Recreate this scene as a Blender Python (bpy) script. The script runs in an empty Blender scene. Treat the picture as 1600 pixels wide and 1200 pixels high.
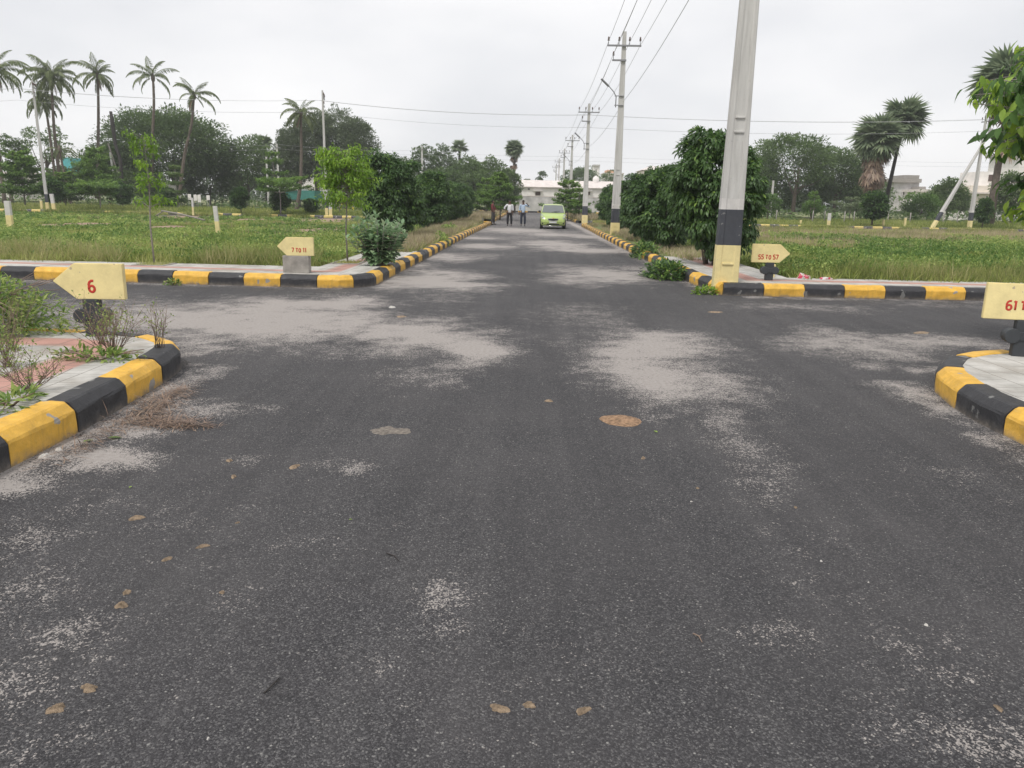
import bpy, bmesh, math, random
import numpy as np
from mathutils import Vector, Matrix, Euler
PI = math.pi; R = math.radians
S = bpy.context.scene
C = S.collection
RNG = np.random.default_rng(11)
random.seed(5)

# ------------------------------------------------------------------ camera
CAM_H = 1.65; YAW = .01565; ROLL = .02; TILT = math.atan(285.4/1200)
cam = bpy.data.cameras.new('camera'); camo = bpy.data.objects.new('camera', cam); C.objects.link(camo)
cam.sensor_width = 36; cam.lens = 27; cam.clip_start = .05; cam.clip_end = 6000
CM = Matrix.Rotation(YAW, 3, 'Z') @ Matrix.Rotation(PI/2-TILT, 3, 'X') @ Matrix.Rotation(ROLL, 3, 'Z')
camo.matrix_world = Matrix.Translation((0, 0, CAM_H)) @ CM.to_4x4()
S.camera = camo
S.render.resolution_x = 1024; S.render.resolution_y = 768

def at(px, py, z=0.):                      # where a measured point stands on the ground (or at height z)
    d = CM @ Vector(((px-800)/1200, -(py-600)/1200, -1)); t = (z-CAM_H)/d.z
    return d.x*t, d.y*t
def far(px, py, Y):                        # where a measured point is when it stands Y metres down the road
    d = CM @ Vector(((px-800)/1200, -(py-600)/1200, -1)); t = Y/d.y
    return d.x*t, d.z*t+CAM_H

# ------------------------------------------------------------------ light
SUN_EL, SUN_AZ = R(58), R(-145)            # high, behind and to the left, through cloud
W = bpy.data.worlds.new('World'); S.world = W; W.use_nodes = True
nt = W.node_tree; nt.nodes.clear()
def N(t, ty, **k):
    n = t.nodes.new(ty)
    for a, b in k.items(): setattr(n, a, b)
    return n
sky = N(nt, 'ShaderNodeTexSky', sky_type='NISHITA', sun_disc=False, sun_elevation=SUN_EL, sun_rotation=SUN_AZ)
bg1 = N(nt, 'ShaderNodeBackground'); bg1.inputs[1].default_value = .1
nt.links.new(sky.outputs[0], bg1.inputs[0])
tc = N(nt, 'ShaderNodeTexCoord'); mp = N(nt, 'ShaderNodeMapping'); mp.inputs['Scale'].default_value = (1, 1, 2.6)
nt.links.new(tc.outputs['Generated'], mp.inputs[0])
n1 = N(nt, 'ShaderNodeTexNoise'); n1.inputs['Scale'].default_value = 2.6; n1.inputs['Detail'].default_value = 5; n1.inputs['Roughness'].default_value = .45
nt.links.new(mp.outputs[0], n1.inputs[0])
cr = N(nt, 'ShaderNodeValToRGB')
cr.color_ramp.elements[0].position = .32; cr.color_ramp.elements[0].color = (.84, .85, .88, 1)
cr.color_ramp.elements[1].position = .66; cr.color_ramp.elements[1].color = (1.1, 1.09, 1.09, 1)
nt.links.new(n1.outputs[0], cr.inputs[0])
bg2 = N(nt, 'ShaderNodeBackground'); bg2.inputs[1].default_value = 1.0
nt.links.new(cr.outputs[0], bg2.inputs[0])
mx = N(nt, 'ShaderNodeMixShader'); mx.inputs[0].default_value = .95
nt.links.new(bg1.outputs[0], mx.inputs[1]); nt.links.new(bg2.outputs[0], mx.inputs[2])
wo = N(nt, 'ShaderNodeOutputWorld'); nt.links.new(mx.outputs[0], wo.inputs[0])
sl = bpy.data.lights.new('sun', 'SUN'); sl.energy = 2.3; sl.angle = R(11); sl.color = (1, .96, .9)
so = bpy.data.objects.new('sun', sl); C.objects.link(so)
sd = Vector((math.cos(SUN_EL)*math.sin(SUN_AZ), math.cos(SUN_EL)*math.cos(SUN_AZ), math.sin(SUN_EL)))
so.rotation_euler = sd.to_track_quat('Z', 'Y').to_euler()
S.view_settings.view_transform = 'Standard'; S.view_settings.look = 'None'; S.view_settings.exposure = 0
S.cycles.max_bounces = 6; S.cycles.transparent_max_bounces = 8

# ------------------------------------------------------------------ materials
def new_mat(name):
    m = bpy.data.materials.new(name); m.use_nodes = True
    t = m.node_tree; b = t.nodes['Principled BSDF']
    return m, t, b
def coords(t, sc=(1, 1, 1)):
    c = N(t, 'ShaderNodeTexCoord'); p = N(t, 'ShaderNodeMapping'); p.inputs['Scale'].default_value = sc
    t.links.new(c.outputs['Object'], p.inputs[0]); return p.outputs[0]
def noise(t, co, scale, detail=4, rough=.55):
    n = N(t, 'ShaderNodeTexNoise'); n.inputs['Scale'].default_value = scale; n.inputs['Detail'].default_value = detail
    n.inputs['Roughness'].default_value = rough; t.links.new(co, n.inputs[0]); return n.outputs[0]
def ramp(t, fac, stops):
    r = N(t, 'ShaderNodeValToRGB'); e = r.color_ramp.elements
    while len(e) < len(stops): e.new(.5)
    for i, (p, c) in enumerate(stops):
        e[i].position = p; e[i].color = (*c, 1) if len(c) == 3 else c
    t.links.new(fac, r.inputs[0]); return r.outputs[0]
def mixc(t, f, a, b):
    m = N(t, 'ShaderNodeMix', data_type='RGBA')
    for s, v in ((0, f), (6, a), (7, b)):
        if isinstance(v, (int, float)): m.inputs[s].default_value = v
        elif isinstance(v, tuple): m.inputs[s].default_value = (*v, 1)
        else: t.links.new(v, m.inputs[s])
    return m.outputs[2]
def math_(t, op, a, b=None, clamp=False):
    m = N(t, 'ShaderNodeMath', operation=op, use_clamp=clamp)
    for s, v in ((0, a), (1, b)):
        if v is None: continue
        if isinstance(v, (int, float)): m.inputs[s].default_value = v
        else: t.links.new(v, m.inputs[s])
    return m.outputs[0]
def bump(t, b, h, strength=.3, dist=.01):
    n = N(t, 'ShaderNodeBump'); n.inputs['Strength'].default_value = strength; n.inputs['Distance'].default_value = dist
    t.links.new(h, n.inputs['Height']); t.links.new(n.outputs[0], b.inputs['Normal'])
def attr(t, name):
    a = N(t, 'ShaderNodeAttribute', attribute_name=name); return a.outputs['Fac']

def plain(name, col, rough=.6, var=.15, scale=8, metal=0, spec=.4, bmp=0):
    m, t, b = new_mat(name); co = coords(t)
    f = noise(t, co, scale, 5)
    lo = tuple(c*(1-var) for c in col); hi = tuple(min(1, c*(1+var)) for c in col)
    t.links.new(ramp(t, f, [(.3, lo), (.7, hi)]), b.inputs['Base Color'])
    b.inputs['Roughness'].default_value = rough; b.inputs['Metallic'].default_value = metal
    b.inputs['Specular IOR Level'].default_value = spec
    if bmp: bump(t, b, noise(t, co, scale*6, 4), bmp, .01)
    return m
def painted(name, col, chip=(.30, .29, .28), amount=.35, dirt=.25, rough=.55, scale=1):
    """paint over concrete, with chips, grime and streaks of its own"""
    m, t, b = new_mat(name); co = coords(t)
    f = noise(t, co, 5*scale, 6, .6)
    base = ramp(t, f, [(.3, tuple(c*.86 for c in col)), (.7, tuple(min(1, c*1.08) for c in col))])
    d = noise(t, co, 1.7*scale, 6, .7)
    base = mixc(t, ramp(t, d, [(.5, (0, 0, 0)), (.8, (dirt,)*3)]), base, (.19, .16, .13))
    c1 = noise(t, co, 9*scale, 3, .5)
    base = mixc(t, ramp(t, c1, [(.70-amount*.12, (0, 0, 0)), (.715-amount*.12, (1, 1, 1))]), base, chip)
    t.links.new(base, b.inputs['Base Color']); b.inputs['Roughness'].default_value = rough
    b.inputs['Specular IOR Level'].default_value = .35
    bump(t, b, noise(t, co, 40, 5), .35, .006)
    return m
def kerb_paint(name, col, chip, chipamt, scuff):
    m, t, b = new_mat(name); co = coords(t)
    f = noise(t, co, 6, 6, .65); g = noise(t, co, 45, 4, .7)
    base = ramp(t, f, [(.3, tuple(c*.78 for c in col)), (.55, col), (.75, tuple(min(1, c*1.18+.015) for c in col))])
    st = noise(t, coords(t, (7, 7, .9)), 2.5, 5, .7)                      # runs and stains down the face
    base = mixc(t, ramp(t, st, [(.52, (0, 0, 0)), (.78, (.55,)*3)]), base, tuple(c*.45+.04 for c in col))
    base = mixc(t, ramp(t, noise(t, coords(t, (1.5, 1.5, 6)), 3.2, 6, .75), [(.60, (0, 0, 0)), (.72, (.55,)*3)]), base, scuff)
    c1 = math_(t, 'ADD', noise(t, co, 5.5, 2, .4), math_(t, 'MULTIPLY', g, .12))
    base = mixc(t, ramp(t, c1, [(.775-chipamt, (0, 0, 0)), (.785-chipamt, (1, 1, 1))]), base, chip)
    sp = N(t, 'ShaderNodeSeparateXYZ'); t.links.new(co, sp.inputs[0])       # splashed mud along the foot
    fz_ = math_(t, 'ADD', sp.outputs[2], math_(t, 'MULTIPLY', math_(t, 'SUBTRACT', noise(t, co, 9, 5, .7), .5), .16))
    base = mixc(t, ramp(t, fz_, [(.0, (.75,)*3), (.03, (.25,)*3), (.075, (0, 0, 0))]), base, (.20, .175, .15))
    t.links.new(base, b.inputs['Base Color']); b.inputs['Roughness'].default_value = .6; b.inputs['Specular IOR Level'].default_value = .35
    h = math_(t, 'ADD', math_(t, 'MULTIPLY', noise(t, co, 14, 5, .6), .8), math_(t, 'MULTIPLY', g, .35)); bump(t, b, h, .55, .02)
    return m
def leafy(name, dark, mid, light, transl=.3, rough=.45, spec=.35):
    """foliage: every leaf has its own tint (attribute), blades let some light through"""
    m, t, b = new_mat(name)
    a = attr(t, 'tint')
    col = ramp(t, a, [(0, dark), (.5, mid), (1, light)])
    t.links.new(col, b.inputs['Base Color']); b.inputs['Roughness'].default_value = rough
    b.inputs['Specular IOR Level'].default_value = spec
    tr = N(t, 'ShaderNodeBsdfTranslucent'); t.links.new(col, tr.inputs[0])
    ms = N(t, 'ShaderNodeMixShader'); ms.inputs[0].default_value = transl
    out = t.nodes['Material Output']
    t.links.new(b.outputs[0], ms.inputs[1]); t.links.new(tr.outputs[0], ms.inputs[2]); t.links.new(ms.outputs[0], out.inputs[0])
    return m
M = {}
M['hedge'] = leafy('hedge_leaf', (.045, .092, .034), (.095, .18, .05), (.29, .44, .09), .4, .4, .45)
M['neem'] = leafy('neem_leaf', (.085, .135, .052), (.15, .225, .08), (.27, .37, .12), .42)
M['olive'] = leafy('casuarina_leaf', (.115, .15, .085), (.175, .225, .12), (.26, .32, .17), .38)
M['fresh'] = leafy('fresh_leaf', (.10, .19, .03), (.22, .37, .05), (.4, .58, .08), .45)
M['layer'] = leafy('layered_tree_leaf', (.08, .145, .045), (.155, .27, .065), (.29, .43, .09), .4)
M['palm'] = leafy('palm_leaf', (.12, .16, .075), (.21, .26, .115), (.33, .37, .18), .42)
M['fan'] = leafy('fan_palm_leaf', (.13, .18, .105), (.22, .285, .17), (.36, .42, .26), .42)
M['dead'] = leafy('dead_frond', (.14, .095, .07), (.27, .18, .13), (.42, .32, .23), .15)
M['broad'] = leafy('broad_leaf', (.075, .15, .045), (.15, .28, .06), (.45, .62, .09), .45)
M['milkweed'] = leafy('milkweed_leaf', (.13, .23, .12), (.25, .38, .2), (.46, .56, .35), .35, .55)
M['grass'] = leafy('grass_blade', (.17, .22, .055), (.34, .39, .105), (.58, .54, .25), .4, .6)
M['weed'] = leafy('weed_leaf', (.10, .19, .045), (.24, .34, .085), (.46, .53, .17), .42, .6)
M['straw'] = leafy('dry_grass', (.26, .22, .14), (.42, .35, .23), (.58, .5, .34), .2, .7)
M['olivegrass'] = leafy('olive_grass', (.17, .21, .065), (.32, .33, .12), (.52, .46, .25), .35, .7)
M['seed'] = leafy('seed_head', (.3, .25, .15), (.42, .34, .22), (.5, .42, .29), .2, .7)
M['bark'] = plain('bark', (.13, .105, .085), .9, .35, 6, bmp=.6)
M['palebark'] = plain('pale_bark', (.26, .235, .21), .9, .3, 9, bmp=.5)
M['twig'] = plain('dry_twig', (.22, .16, .125), .9, .3, 20)
M['charred'] = plain('charred_bark', (.045, .04, .038), .95, .3, 8, bmp=.6)
M['yellow'] = kerb_paint('kerb_yellow_paint', (.72, .42, .065), (.33, .31, .28), .04, (.62, .46, .2))
M['fadedyellow'] = kerb_paint('faded_yellow_paint', (.66, .52, .18), (.4, .38, .34), .06, (.6, .55, .4))
M['fadedblack'] = kerb_paint('faded_black_paint', (.09, .09, .09), (.4, .38, .34), .08, (.35, .34, .3))
M['black'] = kerb_paint('kerb_black_paint', (.040, .040, .044), (.17, .17, .165), .025, (.10, .10, .10))
M['cream'] = painted('sign_cream_paint', (.80, .68, .34), (.5, .42, .28), amount=.12, dirt=.3, rough=.5)
M['postblack'] = painted('post_black_paint', (.045, .05, .056), (.2, .2, .2), amount=.2, dirt=.2)
M['red'] = plain('red_lettering', (.5, .045, .03), .6, .15, 40)
M['poleyellow'] = painted('pole_yellow_paint', (.78, .66, .33), (.55, .5, .38), amount=.05, dirt=.2)
M['poleblack'] = painted('pole_black_paint', (.062, .066, .078), (.2, .2, .2), amount=.1, dirt=.1)
M['polewhite'] = painted('pole_white_paint', (.62, .60, .58), (.4, .38, .36), amount=.2, dirt=.2)
M['block'] = plain('rough_concrete', (.30, .28, .255), .9, .25, 7, bmp=.6)
M['galv'] = plain('galvanised_steel', (.28, .28, .29), .5, .2, 20, metal=.5)
M['insul'] = plain('porcelain', (.12, .075, .06), .3, .1, 10)
M['wire'] = plain('aluminium_wire', (.42, .42, .43), .6, .05, 5)
M['dirt'] = plain('dry_mud', (.30, .225, .155), .95, .5, 45, bmp=1)
M['redmud'] = plain('reddish_mud', (.30, .19, .115), .95, .55, 35, bmp=1)
M['greymud'] = plain('grey_mud_stain', (.20, .175, .15), .95, .5, 30, bmp=1)
M['stone'] = plain('pebble', (.5, .48, .45), .8, .2, 15, bmp=.3)
def concrete_pole():
    m, t, b = new_mat('pole_concrete'); co = coords(t, (6, 6, .5))
    f = noise(t, co, 2.2, 6, .6)
    c = ramp(t, f, [(.25, (.42, .41, .39)), (.55, (.54, .53, .51)), (.8, (.63, .62, .60))])
    co2 = coords(t); p = noise(t, co2, 26, 4, .6)
    c = mixc(t, ramp(t, p, [(.66, (0, 0, 0)), (.72, (.7,)*3)]), c, (.16, .15, .14))
    t.links.new(c, b.inputs['Base Color']); b.inputs['Roughness'].default_value = .85
    bump(t, b, noise(t, co2, 60, 4), .35, .006); return m
M['pole'] = concrete_pole()

def asphalt():
    m, t, b = new_mat('worn_asphalt'); co = coords(t)
    def cells(sc):
        v = N(t, 'ShaderNodeTexVoronoi'); v.inputs['Scale'].default_value = sc; t.links.new(co, v.inputs[0])
        s_ = N(t, 'ShaderNodeSeparateColor'); t.links.new(v.outputs['Color'], s_.inputs[0]); return v.outputs['Distance'], s_.outputs[0], s_.outputs[1]
    fine = noise(t, co, 170, 3, .6); mid = noise(t, co, 30, 4, .7); n7 = noise(t, co, 4.5, 5, .7); big = noise(t, co, .8, 5, .6); huge = noise(t, co, .22, 3, .5)
    dist, r1, r2 = cells(150); dist2, q1, q2 = cells(85)
    base = ramp(t, r1, [(0, (.032, .031, .034)), (.55, (.064, .062, .066)), (.88, (.125, .122, .126)), (1, (.22, .215, .21))])
    base = mixc(t, ramp(t, fine, [(.35, (.75,)*3), (.55, (0, 0, 0))]), base, (.016, .016, .018))
    base = mixc(t, ramp(t, big, [(.38, (0, 0, 0)), (.7, (.4,)*3)]), base, (.105, .099, .1))
    base = mixc(t, ramp(t, huge, [(.4, (0, 0, 0)), (.62, (.3,)*3)]), base, (.038, .037, .04))
    tracks = noise(t, coords(t, (2.6, .09, 1)), 1.6, 4, .6)                  # wheel tracks along the road
    base = mixc(t, ramp(t, tracks, [(.36, (.28,)*3), (.52, (0, 0, 0))]), base, (.036, .035, .038))
    base = mixc(t, ramp(t, tracks, [(.52, (0, 0, 0)), (.72, (.16,)*3)]), base, (.13, .125, .125))
    sp = math_(t, 'MULTIPLY', ramp(t, dist2, [(.25, (1,)*3), (.42, (0, 0, 0))]), ramp(t, q2, [(.965, (0, 0, 0)), (.98, (.7,)*3)]))
    base = mixc(t, sp, base, (.40, .39, .37))
    # sand grains: the more sand, the more cells of the surface are covered
    d = attr(t, 'dust')
    dd = math_(t, 'ADD', math_(t, 'MULTIPLY', d, 1.24), math_(t, 'MULTIPLY', math_(t, 'SUBTRACT', n7, .5), 1.25))
    dd = math_(t, 'ADD', dd, math_(t, 'MULTIPLY', math_(t, 'SUBTRACT', mid, .5), .95))
    dd = math_(t, 'SUBTRACT', dd, .11)
    th = math_(t, 'ADD', math_(t, 'MULTIPLY', r2, .7), math_(t, 'MULTIPLY', q1, .3))
    mask = ramp(t, math_(t, 'ADD', math_(t, 'SUBTRACT', dd, th), .5), [(.44, (0, 0, 0)), (.57, (.84,)*3)])
    sand = ramp(t, mid, [(.3, (.32, .29, .27)), (.7, (.46, .425, .40))])
    base = mixc(t, mask, base, sand)
    t.links.new(base, b.inputs['Base Color'])
    b.inputs['Roughness'].default_value = .82; b.inputs['Specular IOR Level'].default_value = .3
    h = math_(t, 'SUBTRACT', math_(t, 'ADD', math_(t, 'MULTIPLY', fine, .8), math_(t, 'MULTIPLY', mid, .4)), math_(t, 'MULTIPLY', dist, .5))
    bump(t, b, h, .9, .009); return m
M['asphalt'] = asphalt()
def tiles():
    m, t, b = new_mat('pavement_tiles'); co = coords(t)
    f = noise(t, co, 3, 6, .65); g = noise(t, co, 30, 4)
    white = ramp(t, f, [(.3, (.33, .32, .295)), (.6, (.52, .505, .475))])
    pink = ramp(t, f, [(.3, (.38, .20, .165)), (.65, (.52, .29, .24))])
    c = mixc(t, attr(t, 'pink'), white, pink)
    sep = N(t, 'ShaderNodeSeparateXYZ'); t.links.new(co, sep.inputs[0])
    def groove(ax, per, w):
        fr = math_(t, 'FRACT', math_(t, 'DIVIDE', sep.outputs[ax], per))
        return math_(t, 'LESS_THAN', fr, w)
    j = math_(t, 'MAXIMUM', groove(0, .3, .035), groove(1, .3, .035))
    rib = math_(t, 'MAXIMUM', groove(1, .06, .13), 0)
    c = mixc(t, math_(t, 'MULTIPLY', j, .75), c, (.13, .12, .10))
    c = mixc(t, math_(t, 'MULTIPLY', rib, .3), c, (.2, .185, .165))
    dn = noise(t, co, 1.4, 6, .7)
    c = mixc(t, ramp(t, dn, [(.48, (0, 0, 0)), (.72, (.75,)*3)]), c, (.24, .205, .165))
    t.links.new(c, b.inputs['Base Color']); b.inputs['Roughness'].default_value = .85
    h = math_(t, 'SUBTRACT', math_(t, 'MULTIPLY', g, .3), math_(t, 'MAXIMUM', j, math_(t, 'MULTIPLY', rib, .6)))
    bump(t, b, h, .5, .006); return m
M['tiles'] = tiles()
def soil(name, a, b_, c, sc=1):
    m, t, b = new_mat(name); co = coords(t)
    f = noise(t, co, .35*sc, 6, .6); g = noise(t, co, 9, 5, .7); 
    col = ramp(t, f, [(.35, a), (.52, b_), (.68, c)])
    col = mixc(t, ramp(t, g, [(.4, (0, 0, 0)), (.7, (.5,)*3)]), col, tuple(x*.55 for x in b_))
    t.links.new(col, b.inputs['Base Color']); b.inputs['Roughness'].default_value = .95
    bump(t, b, g, .7, .05); return m
M['field'] = soil('field_soil', (.12, .15, .05), (.18, .2, .075), (.25, .21, .12))
M['bare'] = soil('bare_soil', (.26, .17, .12), (.32, .22, .16), (.38, .28, .2), 4)
M['ground'] = soil('open_ground', (.12, .15, .05), (.16, .18, .07), (.22, .2, .11), .2)

# ------------------------------------------------------------------ helpers
def tag(o, label=None, cat=None, group=None, kind=None):
    if label: o['label'] = label
    if cat: o['category'] = cat
    if group: o['group'] = group
    if kind: o['kind'] = kind
    return o
def empty(name, loc=(0, 0, 0), rz=0, label=None, cat=None, group=None, scale=1):
    o = bpy.data.objects.new(name, None); o.empty_display_size = .2; C.objects.link(o)
    o.location = loc; o.rotation_euler = (0, 0, rz); o.scale = (scale,)*3
    return tag(o, label, cat, group)
def link(name, me, parent=None, loc=None, rot=None):
    o = bpy.data.objects.new(name, me); C.objects.link(o)
    if parent: o.parent = parent
    if loc: o.location = loc
    if rot: o.rotation_euler = rot
    return o
def copy_tree(o, parent=None, **k):
    c = o.copy(); C.objects.link(c); c.parent = parent
    for ch in list(o.children): copy_tree(ch, c)
    for a, b in k.items():
        if a in ('label', 'group', 'category'): c[a] = b
        else: setattr(c, a, b)
    return c
class MB:
    """collects shapes into one mesh; each face may carry a material slot"""
    def __init__(s): s.v = []; s.f = []; s.m = []; s.mats = []; s.sm = []
    def slot(s, mat):
        if mat not in s.mats: s.mats.append(mat)
        return s.mats.index(mat)
    def add(s, vs, fs, mat, smooth=False):
        k = len(s.v); i = s.slot(mat); s.v += [tuple(v) for v in vs]
        for f in fs: s.f.append(tuple(a+k for a in f)); s.m.append(i); s.sm.append(smooth)
    def box(s, c, d, mat, rot=None, taper=None):
        x, y, z = d[0]/2, d[1]/2, d[2]/2
        vs = [Vector((sx*x, sy*y, sz*z)) for sz in (-1, 1) for sx, sy in ((-1, -1), (1, -1), (1, 1), (-1, 1))]
        if taper:
            for v in vs[4:]: v.x *= taper; v.y *= taper
        if rot: e = Euler(rot).to_matrix(); vs = [e @ v for v in vs]
        vs = [v+Vector(c) for v in vs]
        s.add(vs, [(3, 2, 1, 0), (4, 5, 6, 7), (0, 1, 5, 4), (1, 2, 6, 5), (2, 3, 7, 6), (3, 0, 4, 7)], mat)
    def bbox(s, c, d, mat, bev=.01, rot=None):
        """box with bevelled edges"""
        bm = bmesh.new(); bmesh.ops.create_cube(bm, size=1)
        for v in bm.verts: v.co = Vector((v.co.x*d[0], v.co.y*d[1], v.co.z*d[2]))
        bmesh.ops.bevel(bm, geom=bm.edges[:], offset=bev, segments=2, affect='EDGES', profile=.6)
        mt = Euler(rot).to_matrix() if rot else Matrix.Identity(3)
        bm.verts.ensure_lookup_table()
        s.add([mt @ v.co+Vector(c) for v in bm.verts], [[v.index for v in f.verts] for f in bm.faces], mat); bm.free()
    def tube(s, pts, rad, mat, n=8, cap=True, smooth=True):
        pts = [Vector(p) for p in pts]
        if not hasattr(rad, '__len__'): rad = [rad]*len(pts)
        vs = []; 
        for i, p in enumerate(pts):
            d = (pts[min(i+1, len(pts)-1)]-pts[max(i-1, 0)]).normalized()
            a = d.orthogonal() if abs(d.z) < .95 else Vector((1, 0, 0))
            a = (Vector((0, 0, 1)).cross(d) if abs(d.z) < .95 else Vector((1, 0, 0))-d*d.x).normalized()
            b = d.cross(a).normalized()
            for k in range(n):
                t = 2*PI*k/n; vs.append(p+a*math.cos(t)*rad[i]+b*math.sin(t)*rad[i])
        fs = []
        for i in range(len(pts)-1):
            for k in range(n):
                fs.append((i*n+k, i*n+(k+1) % n, (i+1)*n+(k+1) % n, (i+1)*n+k))
        if cap: fs.append(tuple(range(n-1, -1, -1))); fs.append(tuple((len(pts)-1)*n+k for k in range(n)))
        s.add(vs, fs, mat, smooth)
    def lathe(s, prof, mat, n=24, c=(0, 0, 0), axis='Z', smooth=True):
        vs = []
        for r, z in prof:
            for k in range(n):
                t = 2*PI*k/n; x, y = r*math.cos(t), r*math.sin(t)
                p = (x, y, z) if axis == 'Z' else ((x, z, y) if axis == 'Y' else (z, x, y))
                vs.append((p[0]+c[0], p[1]+c[1], p[2]+c[2]))
        fs = [(i*n+k, i*n+(k+1) % n, (i+1)*n+(k+1) % n, (i+1)*n+k) for i in range(len(prof)-1) for k in range(n)]
        fs += [tuple(range(n-1, -1, -1)), tuple((len(prof)-1)*n+k for k in range(n))]
        s.add(vs, fs, mat, smooth)
    def prism(s, poly, y0, y1, mat):
        """polygon in x,z pushed through y"""
        n = len(poly)
        vs = [(x, y0, z) for x, z in poly]+[(x, y1, z) for x, z in poly]
        fs = [tuple(range(n)), tuple(range(2*n-1, n-1, -1))]+[(i, n+i, n+(i+1) % n, (i+1) % n) for i in range(n)]
        s.add(vs, fs, mat)
    def mesh(s, name):
        me = bpy.data.meshes.new(name); me.from_pydata(s.v, [], s.f)
        for m in s.mats: me.materials.append(m)
        me.polygons.foreach_set('material_index', s.m); me.polygons.foreach_set('use_smooth', s.sm)
        me.update()
        bm = bmesh.new(); bm.from_mesh(me); bmesh.ops.recalc_face_normals(bm, faces=bm.faces); bm.to_mesh(me); bm.free()
        return me
    def build(s, name, parent=None, **k): return link(name, s.mesh(name), parent, **k)

def raw_mesh(name, V, Q, mat, tint=None, aname='tint', smooth=False):
    """fast mesh from numpy: V (n,3), Q (m,4) or (m,3)"""
    me = bpy.data.meshes.new(name); k = Q.shape[1]
    me.vertices.add(len(V)); me.vertices.foreach_set('co', V.astype(np.float32).ravel())
    me.loops.add(Q.size); me.loops.foreach_set('vertex_index', Q.astype(np.int32).ravel())
    me.polygons.add(len(Q)); me.polygons.foreach_set('loop_start', np.arange(0, Q.size, k, dtype=np.int32))
    me.polygons.foreach_set('loop_total', np.full(len(Q), k, dtype=np.int32))
    if smooth: me.polygons.foreach_set('use_smooth', np.ones(len(Q), bool))
    me.materials.append(mat)
    if tint is not None:
        a = me.attributes.new(aname, 'FLOAT', 'POINT'); a.data.foreach_set('value', tint.astype(np.float32))
    me.update(calc_edges=True); me.validate(); return me

def hash2(ix, iy, seed):
    h = (ix.astype(np.int64)*374761393+iy.astype(np.int64)*668265263+seed*1442695041) & 0x7fffffff
    h = ((h ^ (h >> 13))*1274126177) & 0x7fffffff
    return ((h ^ (h >> 16)) & 0xffff)/65535.
def vnoise(x, y, seed=0):
    ix, iy = np.floor(x), np.floor(y); fx, fy = x-ix, y-iy; fx = fx*fx*(3-2*fx); fy = fy*fy*(3-2*fy)
    a, b, c, d = hash2(ix, iy, seed), hash2(ix+1, iy, seed), hash2(ix, iy+1, seed), hash2(ix+1, iy+1, seed)
    return (a*(1-fx)+b*fx)*(1-fy)+(c*(1-fx)+d*fx)*fy
def fbm(x, y, seed=0, o=5):
    s = 0; a = .5; t = 0
    for i in range(o): s = s+a*vnoise(x, y, seed+i*17); t += a; a *= .5; x = x*2.03+3.1; y = y*2.03+7.7
    return s/t
def unit(v): return v/np.maximum(np.linalg.norm(v, axis=-1, keepdims=True), 1e-9)
def rdirs(n, rng): return unit(rng.normal(size=(n, 3)))

# leaves: P base point, D direction, Up rough normal, L length, Wd width
def leaf_quads(P, D, Up, L, Wd, tint, fold=.18):
    D = unit(D); Sd = unit(np.cross(D, Up)); Nn = np.cross(Sd, D)
    L = L[:, None]; Wd = Wd[:, None]
    a = P; b = P+D*L*.45+Sd*Wd*.5+Nn*Wd*fold; c = P+D*L-Nn*L*.12; d = P+D*L*.45-Sd*Wd*.5+Nn*Wd*fold
    V = np.stack([a, b, c, d], 1).reshape(-1, 3); Q = np.arange(len(V)).reshape(-1, 4)
    return V, Q, np.repeat(tint, 4)
def leaf_long(P, D, Up, L, Wd, tint, droop=.35):
    """a leaf of six faces: midrib, two halves, curved"""
    D = unit(D); Sd = unit(np.cross(D, Up)); Nn = np.cross(Sd, D); n = len(P)
    ts = [0, .22, .5, .78, 1]; ws = [.04, .8, 1, .62, .02]; rows = []
    for tt, w in zip(ts, ws):
        c = P+D*(L*tt)[:, None]-Nn*(L*droop*tt*tt)[:, None]
        rows += [c-Sd*(Wd*w*.5)[:, None]+Nn*(Wd*w*.14)[:, None], c, c+Sd*(Wd*w*.5)[:, None]+Nn*(Wd*w*.14)[:, None]]
    V = np.stack(rows, 1).reshape(-1, 3); base = (np.arange(n)*15)[:, None, None]
    q = np.array([[3*i+j, 3*i+j+1, 3*i+j+4, 3*i+j+3] for i in range(4) for j in (0, 1)])[None]
    return V, (base+q).reshape(-1, 4), np.repeat(tint, 15)
class Soup:
    def __init__(s): s.V = []; s.Q = []; s.T = []; s.n = 0
    def add(s, V, Q, T): s.V.append(V); s.Q.append(Q+s.n); s.T.append(T); s.n += len(V)
    def mesh(s, name, mat, smooth=False): return raw_mesh(name, np.concatenate(s.V), np.concatenate(s.Q), mat, np.concatenate(s.T), smooth=smooth)
# ------------------------------------------------------------------ setting: ground, road, fields
def grid(x0, x1, y0, y1, st):
    nx = max(2, int(round((x1-x0)/st))+1); ny = max(2, int(round((y1-y0)/st))+1)
    X, Y = np.meshgrid(np.linspace(x0, x1, nx), np.linspace(y0, y1, ny))
    i = np.arange(nx*ny).reshape(ny, nx)
    Q = np.stack([i[:-1, :-1], i[:-1, 1:], i[1:, 1:], i[1:, :-1]], -1).reshape(-1, 4)
    return X.ravel(), Y.ravel(), Q
def sheet(name, parts, z, mat, aname=None, afun=None):
    Vs = []; Qs = []; As = []; n = 0
    for p in parts:
        X, Y, Q = grid(*p); Z = z(X, Y) if callable(z) else np.full_like(X, z)
        Vs.append(np.stack([X, Y, Z], 1)); Qs.append(Q+n); n += len(X)
        if afun: As.append(afun(X, Y))
    me = raw_mesh(name, np.concatenate(Vs), np.concatenate(Qs), mat, np.concatenate(As) if afun else None, aname or 'tint', True)
    return tag(link(name, me), kind='structure')
g = sheet('ground', [(-1500, 1500, -200, 3000, 100)], -.06, M['ground'])

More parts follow.
